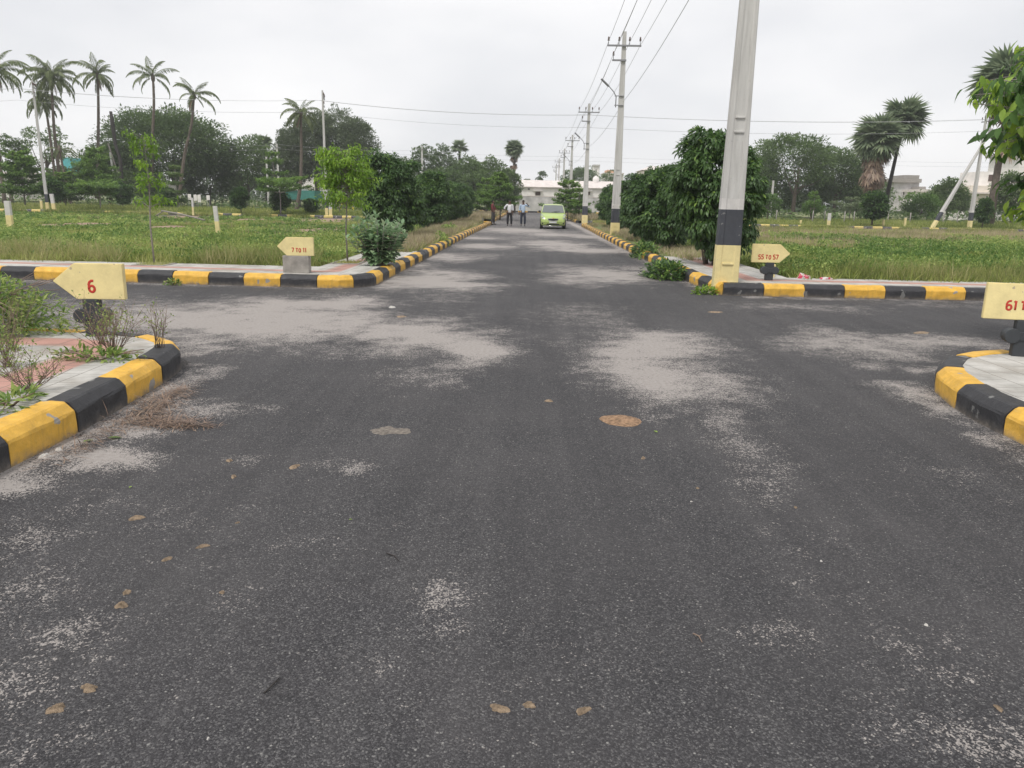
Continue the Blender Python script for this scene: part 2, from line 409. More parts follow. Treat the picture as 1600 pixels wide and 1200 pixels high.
# sand lying on the asphalt: centre and extent measured on the photo, laid out on the ground
DUST = [  # px, py, half width px, half height px, strength
 (330, 505, 260, 36, .9), (480, 478, 130, 16, .85), (420, 520, 130, 22, .6), (300, 545, 90, 12, .45), (180, 470, 130, 14, .35), (560, 495, 70, 16, .35),
 (675, 440, 95, 16, 1.0), (640, 425, 60, 8, .5),
 (650, 520, 100, 22, .95), (740, 550, 62, 32, .98), (620, 545, 60, 20, .35), (640, 590, 60, 24, .3), (700, 600, 50, 16, .3),
 (1020, 545, 110, 26, .9), (1000, 595, 85, 40, .9), (1090, 590, 90, 28, .5), (1130, 620, 70, 30, .4), (930, 500, 80, 26, .35), (1170, 690, 60, 50, .38), (1190, 760, 50, 30, .3),
 (1330, 545, 110, 18, .6), (1460, 535, 110, 12, .6), (1300, 520, 60, 14, .5), (1360, 570, 40, 10, .4), (1240, 480, 110, 9, .4), (1450, 476, 130, 7, .3),
 (955, 430, 75, 10, .9), (900, 440, 50, 9, .5), (870, 382, 45, 5, .8), (930, 392, 70, 4, .75), (1020, 420, 60, 5, .45),
 (690, 402, 60, 6, .75), (760, 385, 50, 4, .7), (650, 415, 30, 5, .5), (800, 360, 50, 3, .6), (700, 465, 60, 9, .25), (860, 367, 40, 2.5, .5),
 (880, 415, 40, 4, .3), (770, 400, 40, 4, .3), (920, 370, 30, 2, .5), (740, 372, 40, 2, .5),
 (120, 715, 110, 20, .85), (20, 760, 60, 20, .95), (230, 670, 70, 20, .6), (300, 640, 90, 16, .45), (370, 640, 60, 10, .3),
 (555, 730, 28, 14, .55), (500, 725, 40, 10, .3), (400, 718, 40, 8, .3),
 (20, 950, 90, 60, .38), (90, 1000, 90, 40, .32), (40, 850, 80, 60, .26), (30, 1080, 110, 80, .24), (150, 780, 90, 40, .2), (40, 1170, 150, 50, .2),
 (670, 925, 60, 35, .34), (700, 970, 50, 26, .2), (590, 1045, 30, 22, .25), (370, 930, 60, 20, .16), (760, 1000, 200, 60, .08),
 (1200, 1000, 70, 30, .22), (1300, 930, 90, 50, .16), (1470, 1060, 120, 70, .2), (1550, 1170, 120, 60, .28), (1380, 1130, 90, 50, .17), (1250, 840, 90, 40, .18),
 (1500, 740, 90, 30, .17), (1240, 1020, 40, 40, .22), (250, 800, 160, 40, .12), (480, 830, 160, 40, .1), (1560, 640, 60, 30, .35), (1480, 620, 40, 20, .3),
]
BL = []
for px, py, rx, ry, s in DUST:
    cx, cy = at(px, py); x1, _ = at(px+rx, py); _, ya = at(px, py-ry); _, yb = at(px, py+ry)
    BL.append((cx, (ya+yb)/2, x1-cx, max(.12, (ya-yb)/2), s))
def dust(X, Y):
    wx = (fbm(X*1.1, Y*1.1, 3)-.5); wy = (fbm(X*1.1+9, Y*1.1+4, 5)-.5)
    fine = fbm(X*4.5, Y*4.5, 21, 4)
    D = np.zeros_like(X)
    for cx, cy, rx, ry, s in BL:
        q = (((X-cx)/rx+wx*1.3)**2+((Y-cy)/ry+wy*1.3)**2)
        e = s*np.exp(-q**1.1*.9); D = np.maximum(D, e)+np.minimum(D, e)*.3
    far_ = np.clip((Y-18)/20, 0, 1)*(.27+.4*(fbm(X*.5, Y*.25, 8)-.4))
    # sand gathers along the kerbs
    k = np.minimum(np.abs(X+3.1), np.abs(X-3.6)); ex = ((Y < 7.5) | (Y > 15))
    edge = np.exp(-(k/.28)**2)*.55*ex
    c = np.minimum(np.abs(Y-8.0), np.abs(Y-14.4)); edge = np.maximum(edge, np.exp(-(c/.3)**2)*.45*((X < -3.4) | (X > 4)))
    D = np.maximum(D, edge*(.45+fine))+np.maximum(far_, 0)
    D = D*(.62+.76*fine)+.10*(fbm(X*.9, Y*.9, 40)-.5)
    return np.clip(D, 0, 1.2)
road = sheet('road', [(-5.5, 6.5, -4, 10, .04), (-22, -5.5, 6, 17, .1), (6.5, 24, 6, 17, .1), (-5.5, 6.5, 10, 19, .05),
                      (-4.2, 5, 19, 56, .08), (-5, 6, 56, 64.6, .12), (-110, -5, 56, 64.6, 1), (6, 120, 56, 64.6, 1), (-4, 5, 64.6, 113, .25), (-60, 60, 113, 122, .5)],
             0., M['asphalt'], 'dust', dust)

def fieldz(X, Y): return .13+.07*(fbm(X*.35, Y*.35, 2)-.5)+.05*(fbm(X*1.7, Y*1.7, 4)-.5)
sheet('field', [(-75, -4.45, 16.25, 56, .5), (5.5, 75, 16.0, 56, .5)], fieldz, M['field'])
sheet('scrubland', [(-120, -4.3, 65.6, 113, 1), (5.5, 120, 65.6, 113, 1), (-200, 200, 123.2, 420, 6)], lambda X, Y: fieldz(X, Y)+.02, M['field'])
sheet('verge', [(-25, -5.0, -4, 6.6, .4), (6.0, 25, -4, 6.6, .4), (-4.6, -3.05, 22, 55.8, .3), (3.95, 5.6, 22, 55.8, .3), (-4.4, -3.0, 65.0, 113, .4), (4, 5.6, 65, 113, .4)], lambda X, Y: .17+.03*fbm(X*2, Y*2, 6), M['field'])
# strips of bare brown earth in the fields
def soil_patch(px0, py0, px1, py1, d):
    x0, y0 = at(px0, py0, .14); x1, y1 = at(px1, py1, .14)
    return x0, x1, min(y0, y1)-d, max(y0, y1)+d
bp = []
for a in [(40, 351, 200, 352, 1.6), (225, 354, 300, 356, 1.2), (470, 358, 530, 362, 1.4), (370, 343, 420, 344, 3), (555, 342, 575, 345, 3), (470, 343, 545, 346, 4), (240, 338, 330, 340, 3)]: bp.append(soil_patch(*a))
Vs = []; Qs = []; n = 0
for x0, x1, y0, y1 in bp:
    X, Y, Q = grid(x0, x1, y0, y1, .35)
    u = (X-(x0+x1)/2)/((x1-x0)/2); v = (Y-(y0+y1)/2)/((y1-y0)/2)
    r = u*u+v*v+1.4*(fbm(X*.9, Y*.9, 9)-.5)
    Z = fieldz(X, Y)+np.clip(.09-.16*r, -.25, .07)
    Vs.append(np.stack([X, Y, Z], 1)); Qs.append(Q+n); n += len(X)
tag(link('bare_earth', raw_mesh('bare_earth', np.concatenate(Vs), np.concatenate(Qs), M['bare'], smooth=True)), kind='structure')

# ------------------------------------------------------------------ pavements
def arc(cx, cy, r, a0, a1, n=7): return [(cx+r*math.cos(R(a0+(a1-a0)*i/n)), cy+r*math.sin(R(a0+(a1-a0)*i/n))) for i in range(n+1)]
K_NL = [(-3.12, .65), (-3.13, 5), (-3.2, 6.3), (-3.25, 6.85), (-3.33, 7.25), (-3.5, 7.58), (-3.8, 7.84), (-4.3, 8.02), (-5, 8.12), (-25, 8.5)]
K_NR = [(3.66, .26), (3.64, 6.0), (3.70, 6.47), (3.82, 6.98), (3.98, 7.34), (4.24, 7.7), (4.66, 8.0), (5.4, 8.26), (6.5, 8.4), (25, 8.6)]
K_FL = [(-22.8, 15.1), (-10.2, 14.78), (-5.6, 14.44), (-3.75, 14.34)]+arc(-3.7, 15.1, .75, -90, 0)+[(-2.92, 18), (-2.87, 22)]
K_FR = [(3.55, 22), (3.55, 17.1), (3.64, 14.62), (3.72, 14.54), (8.65, 14.62), (25, 14.9)]
def inside(path, side, extra):
    """cells whose centre lies behind the kerb"""
    pts = [Vector(p) for p in path]; off = []
    for i, p in enumerate(pts):
        d = (pts[min(i+1, len(pts)-1)]-pts[max(i-1, 0)]).normalized(); off.append((p.x-d.y*side*.14, p.y+d.x*side*.14))
    P = np.array(off+extra)
    def f(X, Y):
        r = np.zeros(len(X), bool); j = len(P)-1
        for i in range(len(P)):
            c = ((P[i, 1] > Y) != (P[j, 1] > Y)) & (X < (P[j, 0]-P[i, 0])*(Y-P[i, 1])/(P[j, 1]-P[i, 1]+1e-12)+P[i, 0]); r ^= c; j = i
        return r
    return f
def pave(name, parts, pinkf, hole=None):
    Vs = []; Qs = []; As = []; n = 0
    for p in parts:
        X, Y, Q = grid(*p)
        if hole is not None:
            c = hole(X[Q].mean(1), Y[Q].mean(1)); Q = Q[c]
        Z = .222+.010*(fbm(X*2.2, Y*2.2, 12)-.5)
        Vs.append(np.stack([X, Y, Z], 1)); Qs.append(Q+n); n += len(X); As.append(pinkf(X, Y))
    me = raw_mesh(name, np.concatenate(Vs), np.concatenate(Qs), M['tiles'], np.concatenate(As), 'pink', False)
    return tag(link(name, me), kind='structure')
def rc_dist(X, Y, cx, cy, sx, sy, r):      # distance inward from a rounded corner; kerb lines x=cx (inside towards sx) and y=cy (towards sy)
    u = (X-cx)*sx; v = (Y-cy)*sy
    d = np.minimum(u, v); m = (u < r) & (v < r)
    return np.where(m, r-np.hypot(r-u, r-v), d)
def band(d, a, b): return np.clip((d-a)/.03, 0, 1)*np.clip((b-d)/.03, 0, 1)
pave('pavement_near_left', [(-5.1, -3.2, -4, 8.0, .05), (-25, -5.1, 6.5, 8.02, .1)],
     lambda X, Y: band(rc_dist(X, Y, -3.22, 8.08, -1, -1, 1.3), .55, .95), inside(K_NL, 1, [(-25, -5), (-3.26, -5)]))
pave('pavement_near_right', [(3.7, 6.1, -4, 8.4, .05), (6.1, 25, 6.5, 8.25, .1)],
     lambda X, Y: band(rc_dist(X, Y, 3.65, 8.3, 1, -1, 1.2), 1.6, 2.0), inside(K_NR, -1, [(25, -5), (3.8, -5)]))
def kl(X): return np.interp(X, [-20, -10.2, -5.6, -3.75], [15.0, 14.78, 14.44, 14.35])
pave('pavement_far_left', [(-25, -4.4, 14.4, 16.4, .06), (-4.4, -3.0, 14.4, 22, .06)],
     lambda X, Y: band(np.where(X < -4.2, Y-kl(X), rc_dist(X, Y, -2.95, 14.35, -1, 1, 1)), .75, 1.1),
     inside(K_FL, 1, [(-3.0, 30), (-30, 30), (-30, 15.3)]))
pave('pavement_far_right', [(3.65, 25, 14.6, 16.1, .06), (3.62, 5.4, 16.1, 22, .06)],
     lambda X, Y: band(rc_dist(X, Y, 3.6, 14.55, 1, 1, .3), .72, 1.1), inside(K_FR, 1, [(30, 15.0), (30, 30), (3.69, 30)]))

# ------------------------------------------------------------------ kerbs: painted stones, each a part of its run
PROF = [(0, -.03), (-.002, .07), (-.004, .145), (.004, .165), (.052, .219), (.072, .229), (.14, .232), (.21, .232), (.228, .21), (.23, -.03)]
def kerb(label, path, side, first, L=.75, name='kerb', pal=('black', 'yellow')):
    """side: +1 when the pavement lies to the left of the path direction"""
    pts = [Vector((x, y)) for x, y in path]; cum = [0]
    for a, b in zip(pts, pts[1:]): cum.append(cum[-1]+(b-a).length)
    def P(s):
        s = min(max(s, 0), cum[-1]-1e-5)
        for i in range(len(pts)-1):
            if s <= cum[i+1]: return pts[i].lerp(pts[i+1], (s-cum[i])/(cum[i+1]-cum[i]))
        return pts[-1]
    def Nn(s):
        d = (P(s+.08)-P(s-.08)).normalized(); return Vector((-d.y, d.x))*side
    root = empty(name, (pts[0].x, pts[0].y, 0), 0, label, 'kerb', 'black and yellow kerbs')
    k = 0; s = 0; o = root.location
    rg = random.Random(len(label))
    while s < cum[-1]-.15:
        Lk = L*(1+.012*math.sin(k*2.3)); e = min(s+Lk, cum[-1]); g = .006
        kk = max(2, int((e-s)/.16)+1) if any(s < c < e for c in cum[1:-1]) else 2
        kk = max(kk, 4)
        ss = [s+g, s+g+.015]+[s+(e-s)*i/kk for i in range(1, kk)]+[e-g-.015, e-g]
        dz = rg.uniform(-.006, .006); dn = rg.uniform(-.006, .006); sh = 1-.06
        vs = []
        for i, q in enumerate(ss):
            c = P(q); nn = Nn(q); f = .975 if i in (0, len(ss)-1) else 1
            for a, h in PROF:
                w = c+nn*((a-.1)*f+.1+dn)
                jx = rg.uniform(-.0035, .0035); jz = rg.uniform(-.003, .003); vs.append((w.x-o.x+jx, w.y-o.y+jx, h*f+dz+jz if h > 0 else h))
        m = len(PROF); fs = [tuple(range(m)), tuple(range((len(ss)-1)*m, len(ss)*m))]
        for i in range(len(ss)-1):
            for j in range(m-1): fs.append((i*m+j, (i+1)*m+j, (i+1)*m+j+1, i*m+j+1))
        mb = MB(); mb.add(vs, fs, M[pal[0]] if (k+first) % 2 == 0 else M[pal[1]])
        mb.build('kerb_stone', root); k += 1; s = e
    return root
kerb('worn black and yellow kerb curving round the near left corner, weeds over it', K_NL, 1, 0, .75)
kerb('chipped black and yellow kerb round the near right corner with the numbered arrow 61', K_NR, -1, 1, .77)
kerb('black and yellow kerb across the side street on the left, below the sign 7 TO 11', K_FL, 1, 0, .7)
kerb('striped kerb of the left roadside running from the milkweed bush to the standing men', [(-2.87, 22.05), (-2.85, 30), (-2.8, 38), (-2.66, 49)]+arc(-3.5, 55.6, .95, 0, 90)+[(-8, 56.6)], 1, 0, .72)
kerb('black and yellow kerb across the side street on the right, below the arrow 55 TO 57', [(3.72, 14.54), (8.65, 14.62), (25, 14.9)], 1, 0, .76)
kerb('striped kerb of the right roadside from the big pole along the leafy shrubs', [(3.64, 14.62), (3.55, 17.1), (3.6, 30), (3.66, 38), (3.8, 50)]+arc(4.7, 55.6, .9, 180, 90)+[(9, 56.5)], -1, 1, .76)
kerb('pale yellow and black kerb at the far edge of the left field', [(-70, 64.4), (-3.6, 64.4)], 1, 1, .76, pal=('fadedblack', 'fadedyellow'))
kerb('pale yellow and black kerb at the far edge of the right field', [(4.6, 64.4), (60, 64.4)], 1, 0, .76, pal=('fadedblack', 'fadedyellow'))
kerb('distant striped kerb on the left of the road beyond the second crossing', [(-2.7, 65), (-2.7, 113)], 1, 1, .76)
kerb('distant striped kerb on the right of the road beyond the second crossing', [(4.0, 65), (4.3, 113)], -1, 0, .76)
kerb('black and yellow kerb closing the far end of the road', [(-18, 122), (26, 122)], 1, 0, 1.5)

# ------------------------------------------------------------------ numbered arrow signs
def P_(n, cx, cz, rx, rz, a0, a1): return [(cx+rx*math.cos(R(a0+(a1-a0)*i/n)), cz+rz*math.sin(R(a0+(a1-a0)*i/n))) for i in range(n+1)]
GLYPH = {'6': [[(.47, .93)]+P_(5, .42, .62, .34, .33, 100, 180)+P_(14, .30, .29, .22, .25, 180, -180)], '7': [[(.03, .93), (.50, .93)], [(.50, .95), (.36, .5), (.22, .04)]], '1': [[(.12, .80), (.27, .94)], [(.27, .96), (.27, .04)]],
         'T': [[(.02, .86), (.5, .86)], [(.26, .86), (.26, .06)]], 'O': [P_(16, .29, .46, .2, .4, 90, 450)], '5': [[(.5, .93), (.12, .93)], [(.12, .95), (.09, .56)], [(.09, .54)]+P_(9, .26, .31, .22, .26, 120, -150)],
         '8': [P_(12, .29, .72, .17, .2, 90, 450), P_(14, .29, .27, .22, .24, 90, 450)]}
def lettering(text, size, mat, parent, x, z, y, off=.004, name='letter'):
    """hand painted characters, each a flat brush stroke"""
    adv = [(.30 if c == ' ' else .42 if c == '1' else .60) for c in text]; tot = sum(adv)*size; cx = x-tot/2; rg = random.Random(len(text))
    for c, a in zip(text, adv):
        if c != ' ':
            mb = MB(); jz = rg.uniform(-.03, .03)*size; s_ = size
            for st in GLYPH[c]:
                pts = [(p[0]*s_, 0, (p[1]-.5)*s_) for p in st]
                fine = []
                for q0, q1 in zip(pts, pts[1:]): fine += [Vector(q0).lerp(Vector(q1), k/3) for k in range(3)]
                fine.append(Vector(pts[-1])); k = len(mb.v)
                mb.tube(fine, [size*.1*rg.uniform(.92, 1.12) for _ in fine], mat, 8)
            mb.v = [(v[0], v[1]*.12, v[2]) for v in mb.v]
            mb.build(name, parent, loc=(cx, y, z+jz))
        cx += a*size
def arrow_sign(label, loc, rz, w, h, zb, tip, text, tsize, tx, tz, post='lobed', tipw=.22, roll=0):
    r = empty('arrow_sign', loc, rz, label, 'sign', 'numbered arrow signs at the corners')
    poly = [(-w/2+tipw, 0), (w/2, 0), (w/2, h), (-w/2+tipw, h), (-w/2, h*.5)]
    if tip == 'R': poly = [(-x, z) for x, z in poly][::-1]
    mb = MB(); bm = bmesh.new()
    vs = [bm.verts.new((x, -.03, z+zb)) for x, z in poly]; f = bm.faces.new(vs)
    ex = bmesh.ops.extrude_face_region(bm, geom=[f]); bmesh.ops.translate(bm, verts=[v for v in ex['geom'] if isinstance(v, bmesh.types.BMVert)], vec=(0, .06, 0))
    bmesh.ops.recalc_face_normals(bm, faces=bm.faces); bmesh.ops.bevel(bm, geom=bm.edges[:], offset=.006, segments=2, affect='EDGES')
    me = bpy.data.meshes.new('arrow_board'); bm.to_mesh(me); bm.free(); me.materials.append(M['cream'])
    b = link('arrow_board', me, r); 
    lettering(text, tsize, M['red'], b, tx, zb+tz, -.031)
    mb = MB()
    if post == 'lobed':                     # round lobed black concrete post
        pts = []
        mb.bbox((0, .01, zb/2), (.155, .10, zb+.004), M['postblack'], .012)
        mb.lathe([(.001, -.068), (.07, -.068), (.075, -.062), (.075, .062), (.07, .068), (.001, .068)], M['postblack'], 20, (-.10, .01, zb*.56), 'Y', False)
        mb.lathe([(.001, -.068), (.07, -.068), (.075, -.062), (.075, .062), (.07, .068), (.001, .068)], M['postblack'], 20, (.10, .01, zb*.56), 'Y', False)
        mb.bbox((0, .01, zb*.56), (.2, .125, .09), M['postblack'], .01)
    else: mb.bbox((0, .05, zb/2), (.50, .2, zb), M['block'], .012)
    mb.build('post', r); return r
arrow_sign('cream arrow board with a red 6 pointing left on a black lobed post', (-4.42, 7.72, .22), R(4), .70, .36, .38, 'L', '6', .125, .03, .135)
arrow_sign('cream arrow board reading 61 TO 58 in red on a black post', (5.02, 7.76, .22), R(-14), .78, .36, .37, 'R', '61 TO 58', .10, .0, .145, tipw=.2)
arrow_sign('small cream arrow board reading 7 TO 11 on a grey concrete block', (-4.45, 14.9, .22), R(2), .70, .35, .33, 'L', '7 TO 11', .088, .07, .11, 'block', tipw=.18)
arrow_sign('small cream arrow board reading 55 TO 57 beside the big striped pole', (4.82, 15.45, .22), R(-2), .74, .36, .35, 'R', '55 TO 57', .095, -.05, .11, tipw=.2)

# ------------------------------------------------------------------ concrete poles
def pole_mesh(H, w0, w1, d0, d1, bands):
    """tapered fluted pole painted in bands at the foot"""
    zs = sorted(set([0]+[b for b, _ in bands]+list(np.linspace(0, H, 12)))); mb = MB()
    def ring(z):
        t = z/H; w = (w0+(w1-w0)*t)/2; d = (d0+(d1-d0)*t)/2; q = w*.5; e = d*.86 if z > .75 else d*.985; c = .014
        return [(-w+c, -d, z), (-q-.02, -d, z), (-q+.01, -e, z), (q-.01, -e, z), (q+.02, -d, z), (w-c, -d, z), (w, -d+c, z), (w, d-c, z), (w-c, d, z),
                (q+.02, d, z), (q-.01, e, z), (-q+.01, e, z), (-q-.02, d, z), (-w+c, d, z), (-w, d-c, z), (-w, -d+c, z)]
    for a, b in zip(zs, zs[1:]):
        if b-a < .005: continue
        mat = M['pole']
        for zt, mm in bands:
            if (a+b)/2 < zt: mat = M[mm]; break
        n = 16; vs = ring(a)+ring(b); mb.add(vs, [(i, (i+1) % n, n+(i+1) % n, n+i) for i in range(n)], mat)
    mb.add(ring(zs[-1]), [tuple(range(16))], M['pole'])
    # step notches
    for z in (.55, 2.95, 3.2):
        t = z/H; w = (w0+(w1-w0)*t); d = (d0+(d1-d0)*t)/2
        if z < H-.5:
            mat = M['pole']
            for zt, mm in bands:
                if z < zt: mat = M[mm]; break
            mb.bbox((0, -d+.004, z), (w*.46, .03, .035), mat, .008)
    return mb
def street_pole(loc, rz, label, H=9.9, w0=.45, w1=.17, arms=True, lamp=False, second=True, bands=((.72, 'poleyellow'), (1.38, 'poleblack'), (1.58, 'polewhite')), lean=(0, 0), group='concrete power poles along the road', cross=False):
    r = empty('power_pole', loc, rz, label, 'power pole', group); r.rotation_euler = (lean[0], lean[1], rz)
    pole_mesh(H, w0, w1, .24, .13, bands).build('shaft', r)
    def arm(z, L, x0, n, nm='crossarm'):
        mb = MB(); mb.box((x0, -.115, z), (L, .06, .075), M['galv']); a = mb.build(nm, r)
        for i in range(n):
            x = x0+(-L/2+.05)+(L-.1)*(i/(n-1) if n > 1 else 0)
            if abs(x) < .12: x += .2
            m2 = MB(); m2.tube([(x, -.115, z+.04), (x, -.115, z+.26)], .014, M['galv'], 6)
            m2.lathe([(.02, 0), (.06, .01), (.03, .05), (.055, .07), (.025, .11), (.045, .13), (.02, .18)], M['insul'], 8, (x, -.115, z+.2)); m2.build('insulator', a)
    if arms:
        arm(H-.62, 1.55, 0, 4)
        if second: arm(H-1.25, .65, -.2, 1, 'lower_crossarm')
    if lamp:
        z = H-2.85
        mb = MB(); mb.tube([(-.26, -.08, z-.45), (-.26, -.08, z+.02), (-.38, -.12, z+.22), (-.62, -.2, z+.45)], .022, M['galv'], 6)
        for q in (-.36, .05): mb.box((-.12, -.1, z+q), (.42, .05, .035), M['galv'])
        b = mb.build('lamp_arm', r); m2 = MB(); m2.bbox((-.82, -.27, z+.6), (.5, .12, .07), M['galv'], .02, rot=(0, R(38), R(18))); m2.build('street_lamp', b)
    return r
POLES = [(3.83, 14.95), (4.25, 38.1), (4.35, 60), (4.75, 89), (5.05, 114.5), (5.3, 140), (5.6, 163)]
LB = ['huge grey concrete pole with yellow and black painted foot on the right corner', 'concrete power pole with crossarms and lamp, second along the right roadside',
      'third power pole of the right roadside, at the far corner of the shrubs', 'fourth power pole along the road, rising behind the layered tree',
      'fifth power pole along the road, in front of the white house', 'sixth power pole of the row, small and far away', 'farthest and smallest power pole of the row']
for i, (x, y) in enumerate(POLES):
    street_pole((x, y, .02 if i else .02), R([-2, 0, 0, 0, 0, 0, 0][i]), LB[i], H=[10.4, 9.3, 8.75, 8.9, 9.1, 9.1, 9.1][i], lamp=i in (1, 2, 3, 5), w0=.47 if i == 0 else .45, lean=((0, .004) if i == 0 else (0, 0)),
                bands=((.9, 'poleyellow'), (1.56, 'poleblack'), (1.76, 'polewhite')) if i == 0 else ((.72, 'poleyellow'), (1.38, 'poleblack'), (1.6, 'polewhite')))
def fx(px, Y): return far(px, 320, Y)[0]
street_pole((fx(74, 65.2), 65.2, .1), PI/2+.4, 'leaning concrete pole with yellow foot beside the tall coconut palms', H=10.3, w0=.36, second=True, lean=(0, -.03), group='concrete poles along the second street')
street_pole((fx(510, 65.0), 65.0, .1), PI/2+.2, 'concrete pole in front of the grey green tall trees on the left', H=9.9, w0=.36, group='concrete poles along the second street')
street_pole((fx(1520, 66), 66, .1), PI/2, 'concrete pole propped by a slanting strut on the right', H=9.2, w0=.4, lean=(0, -.0), group='concrete poles along the second street')
# slanting strut
def strut(name, label, a, b, w, cat, bands=True):
    a = Vector(a); b = Vector(b); d = (b-a); L = d.length
    r = link(name, pole_mesh(L, w, w*.55, .2, .12, ((.75, 'poleyellow'), (1.5, 'poleblack'), (1.65, 'polewhite')) if bands else ()).mesh(name))
    r.location = a; r.rotation_euler = d.to_track_quat('Z', 'Y').to_euler()
    return tag(r, label, cat)
x0 = fx(1462, 65.5); x1 = fx(1531, 66)
strut('pole_strut', 'slanting white concrete strut leaning against the right hand pole', (x0, 65.6, .1), (x1-.1, 65.8, 8.1), .42, 'strut')
# smaller far poles on the left
for px, base, top, Y, lab in [(185, 300, 238, 92, 'short pale pole leaning beside the charred palm stump'), (660, 300, 228, 100, 'plain pale pole standing above the hedge trees on the left'),
                              (437, 297, 225, 96, 'pale pole behind the flat topped tree, right one of a pair'), (420, 295, 245, 98, 'pale pole behind the flat topped tree, left one of a pair'),
                              (1205, 325, 282, 90, 'short white post in the shade of the big tree on the right')]:
    zt = far(px, top, Y)[1]; x = fx(px, Y)
    r = empty('utility_post', (x, Y, 0), 0, lab, 'post', 'plain concrete posts'); pole_mesh(zt, .26, .2, .2, .13, ()).build('shaft', r)
    if px in (660, 437): m2 = MB(); m2.box((0, -.12, zt-.4), (1.0, .06, .07), M['galv']); m2.build('crossarm', r)
    if px == 185: r.rotation_euler = (0, -.06, 0)
# stay pole beside it
xa = fx(197, 92); xb = fx(217, 92)
t = MB(); t.tube([(fx(178, 92), 92, 7.3), (fx(188, 92), 92, 4.2), (fx(207, 92), 92, 1.8), (fx(214, 92), 92, .2)], [.09, .09, .13, .16], M['palebark'], 8); tag(t.build('leaning_pole'), 'thin pale curved pole leaning beside the small dark bush', 'pole')

# wires
def wire(name, label, a, b, sag, rad=.012, group=None):
    a = Vector(a); b = Vector(b); pts = []
    n = 14
    for i in range(n+1):
        t = i/n; p = a.lerp(b, t); p.z -= sag*4*t*(1-t); pts.append(p)
    mb = MB(); mb.tube(pts, rad, M['wire'], 5); return mb.build(name)
def wires(label, ends, offs, sag, rad, group):
    for j, (dx, dz) in enumerate(offs):
        pts = []
        for (a, b) in zip(ends, ends[1:]):
            for i in range(13):
                t = i/12; p = Vector(a).lerp(Vector(b), t); p.z -= sag*4*t*(1-t); o = Vector(dx) if not isinstance(dx, (int, float)) else Vector((dx, 0, 0))
                pts.append(p+o+Vector((0, 0, dz)))
        mb = MB(); mb.tube(pts, rad, M['wire'], 5, cap=False); tag(mb.build('power_line'), label[j], 'wire', group)
ends = [(3.83, -12, 9.6)]+[(x, y-.1, [10.0, 8.9, 8.35, 8.5, 8.7, 8.7, 8.7][i]) for i, (x, y) in enumerate(POLES)]
wires(['leftmost of the overhead wires following the road', 'second overhead wire from the left following the road', 'third overhead wire from the left following the road', 'right outer overhead wire following the road',
       'lower overhead wire running below the crossarms', 'loose lowest cable slung along the poles'],
      ends, [(-.72, 0), (-.26, 0), (.26, 0), (.72, -.2), (-.5, -.62), (.1, -2.6)], .28, .009, 'overhead wires along the road')
def fz(px, py, Y): return far(px, py, Y)[1]
pl = [(fx(-230, 65), 65, 9.9), (fx(47, 65), 65, 9.8), (fx(505, 65), 65, 9.3), (4.35, 60.1, 8.05), (fx(1530, 66), 66, 8.9), (75, 66, 8.9)]
wires(['upper wire crossing above the second street', 'wire just below the top one crossing the second street', 'lower single wire crossing above the second street'],
      pl, [((0, .5, 0), 0), ((0, -.5, 0), -.12), ((0, 0, 0), -.95)], .35, .010, 'overhead wires crossing the road')
pl = [(fx(-50, 100), 100, fz(-50, 232, 100)), (fx(187, 100), 100, fz(187, 228, 100)), (fx(440, 100), 100, fz(440, 226, 100)), (fx(660, 100), 100, fz(660, 235, 100)), (5.5, 100, fz(880, 244, 100)), (fx(1300, 100), 100, fz(1300, 250, 100)), (80, 100, 8)]
wires(['thin distant wire above the tree tops', 'lower thin distant wire above the tree tops'], pl, [(0, 0), (0, -.5)], .25, .009, 'distant wires')
# ------------------------------------------------------------------ vegetation
Zup = np.array([0, 0, 1.])
def crown(rng, c, rad, clumps, per, lsize, lw, mat, name, cr=.3, up=.25, droop=-.25, top=.0, flat=0, long=False, shell=.55, lobes=9, tintshift=0, young=.12, squash=.75, bottom=-1.):
    """clumps of leaves through a lumpy volume: c centre, rad radii, cr clump radius as part of the mean radius"""
    rad = np.array(rad, float); c = np.array(c, float)
    ld = rdirs(lobes, rng); la = rng.uniform(.05, .42, lobes)
    d = rdirs(clumps*3, rng); d = d[d[:, 2] > bottom][:clumps]; K = len(d)
    rr = 1-.25+np.max(np.clip((d@ld.T-.55)/.45, 0, 1)*la[None], 1)
    f = shell+(1-shell)*rng.uniform(0, 1, K)**.6
    cc = d*(rr*f)[:, None]*rad
    cs = cr*rad.mean()*rng.uniform(.6, 1.25, K)
    n = K*per; ci = np.repeat(np.arange(K), per)
    e = rdirs(n, rng); e[:, 2] = np.where(e[:, 2] < -.5, -e[:, 2], e[:, 2])
    q = rng.uniform(.35, 1, n)**.5
    P = c+cc[ci]+e*(q*cs[ci])[:, None]*np.array([1, 1, squash])
    outd = unit(cc/rad)[ci]
    D = unit(e*.8+outd*.5+rdirs(n, rng)*.55+Zup*droop)
    Up = unit(e*.6+Zup*.8+rdirs(n, rng)*.5)
    L = lsize*rng.uniform(.65, 1.3, n); Wd = L*lw
    ct = rng.uniform(0, 1, K)
    t = .12+.38*ct[ci]+rng.uniform(-.16, .2, n)+tintshift+np.where((rng.random(n) < young) & (e[:, 2] > .3), .35, 0)
    t = np.clip(t, 0, 1)
    s = Soup(); s.add(*(leaf_long if long else leaf_quads)(P, D, Up, L, Wd, t))
    return s.mesh(name, mat), c+cc, cs
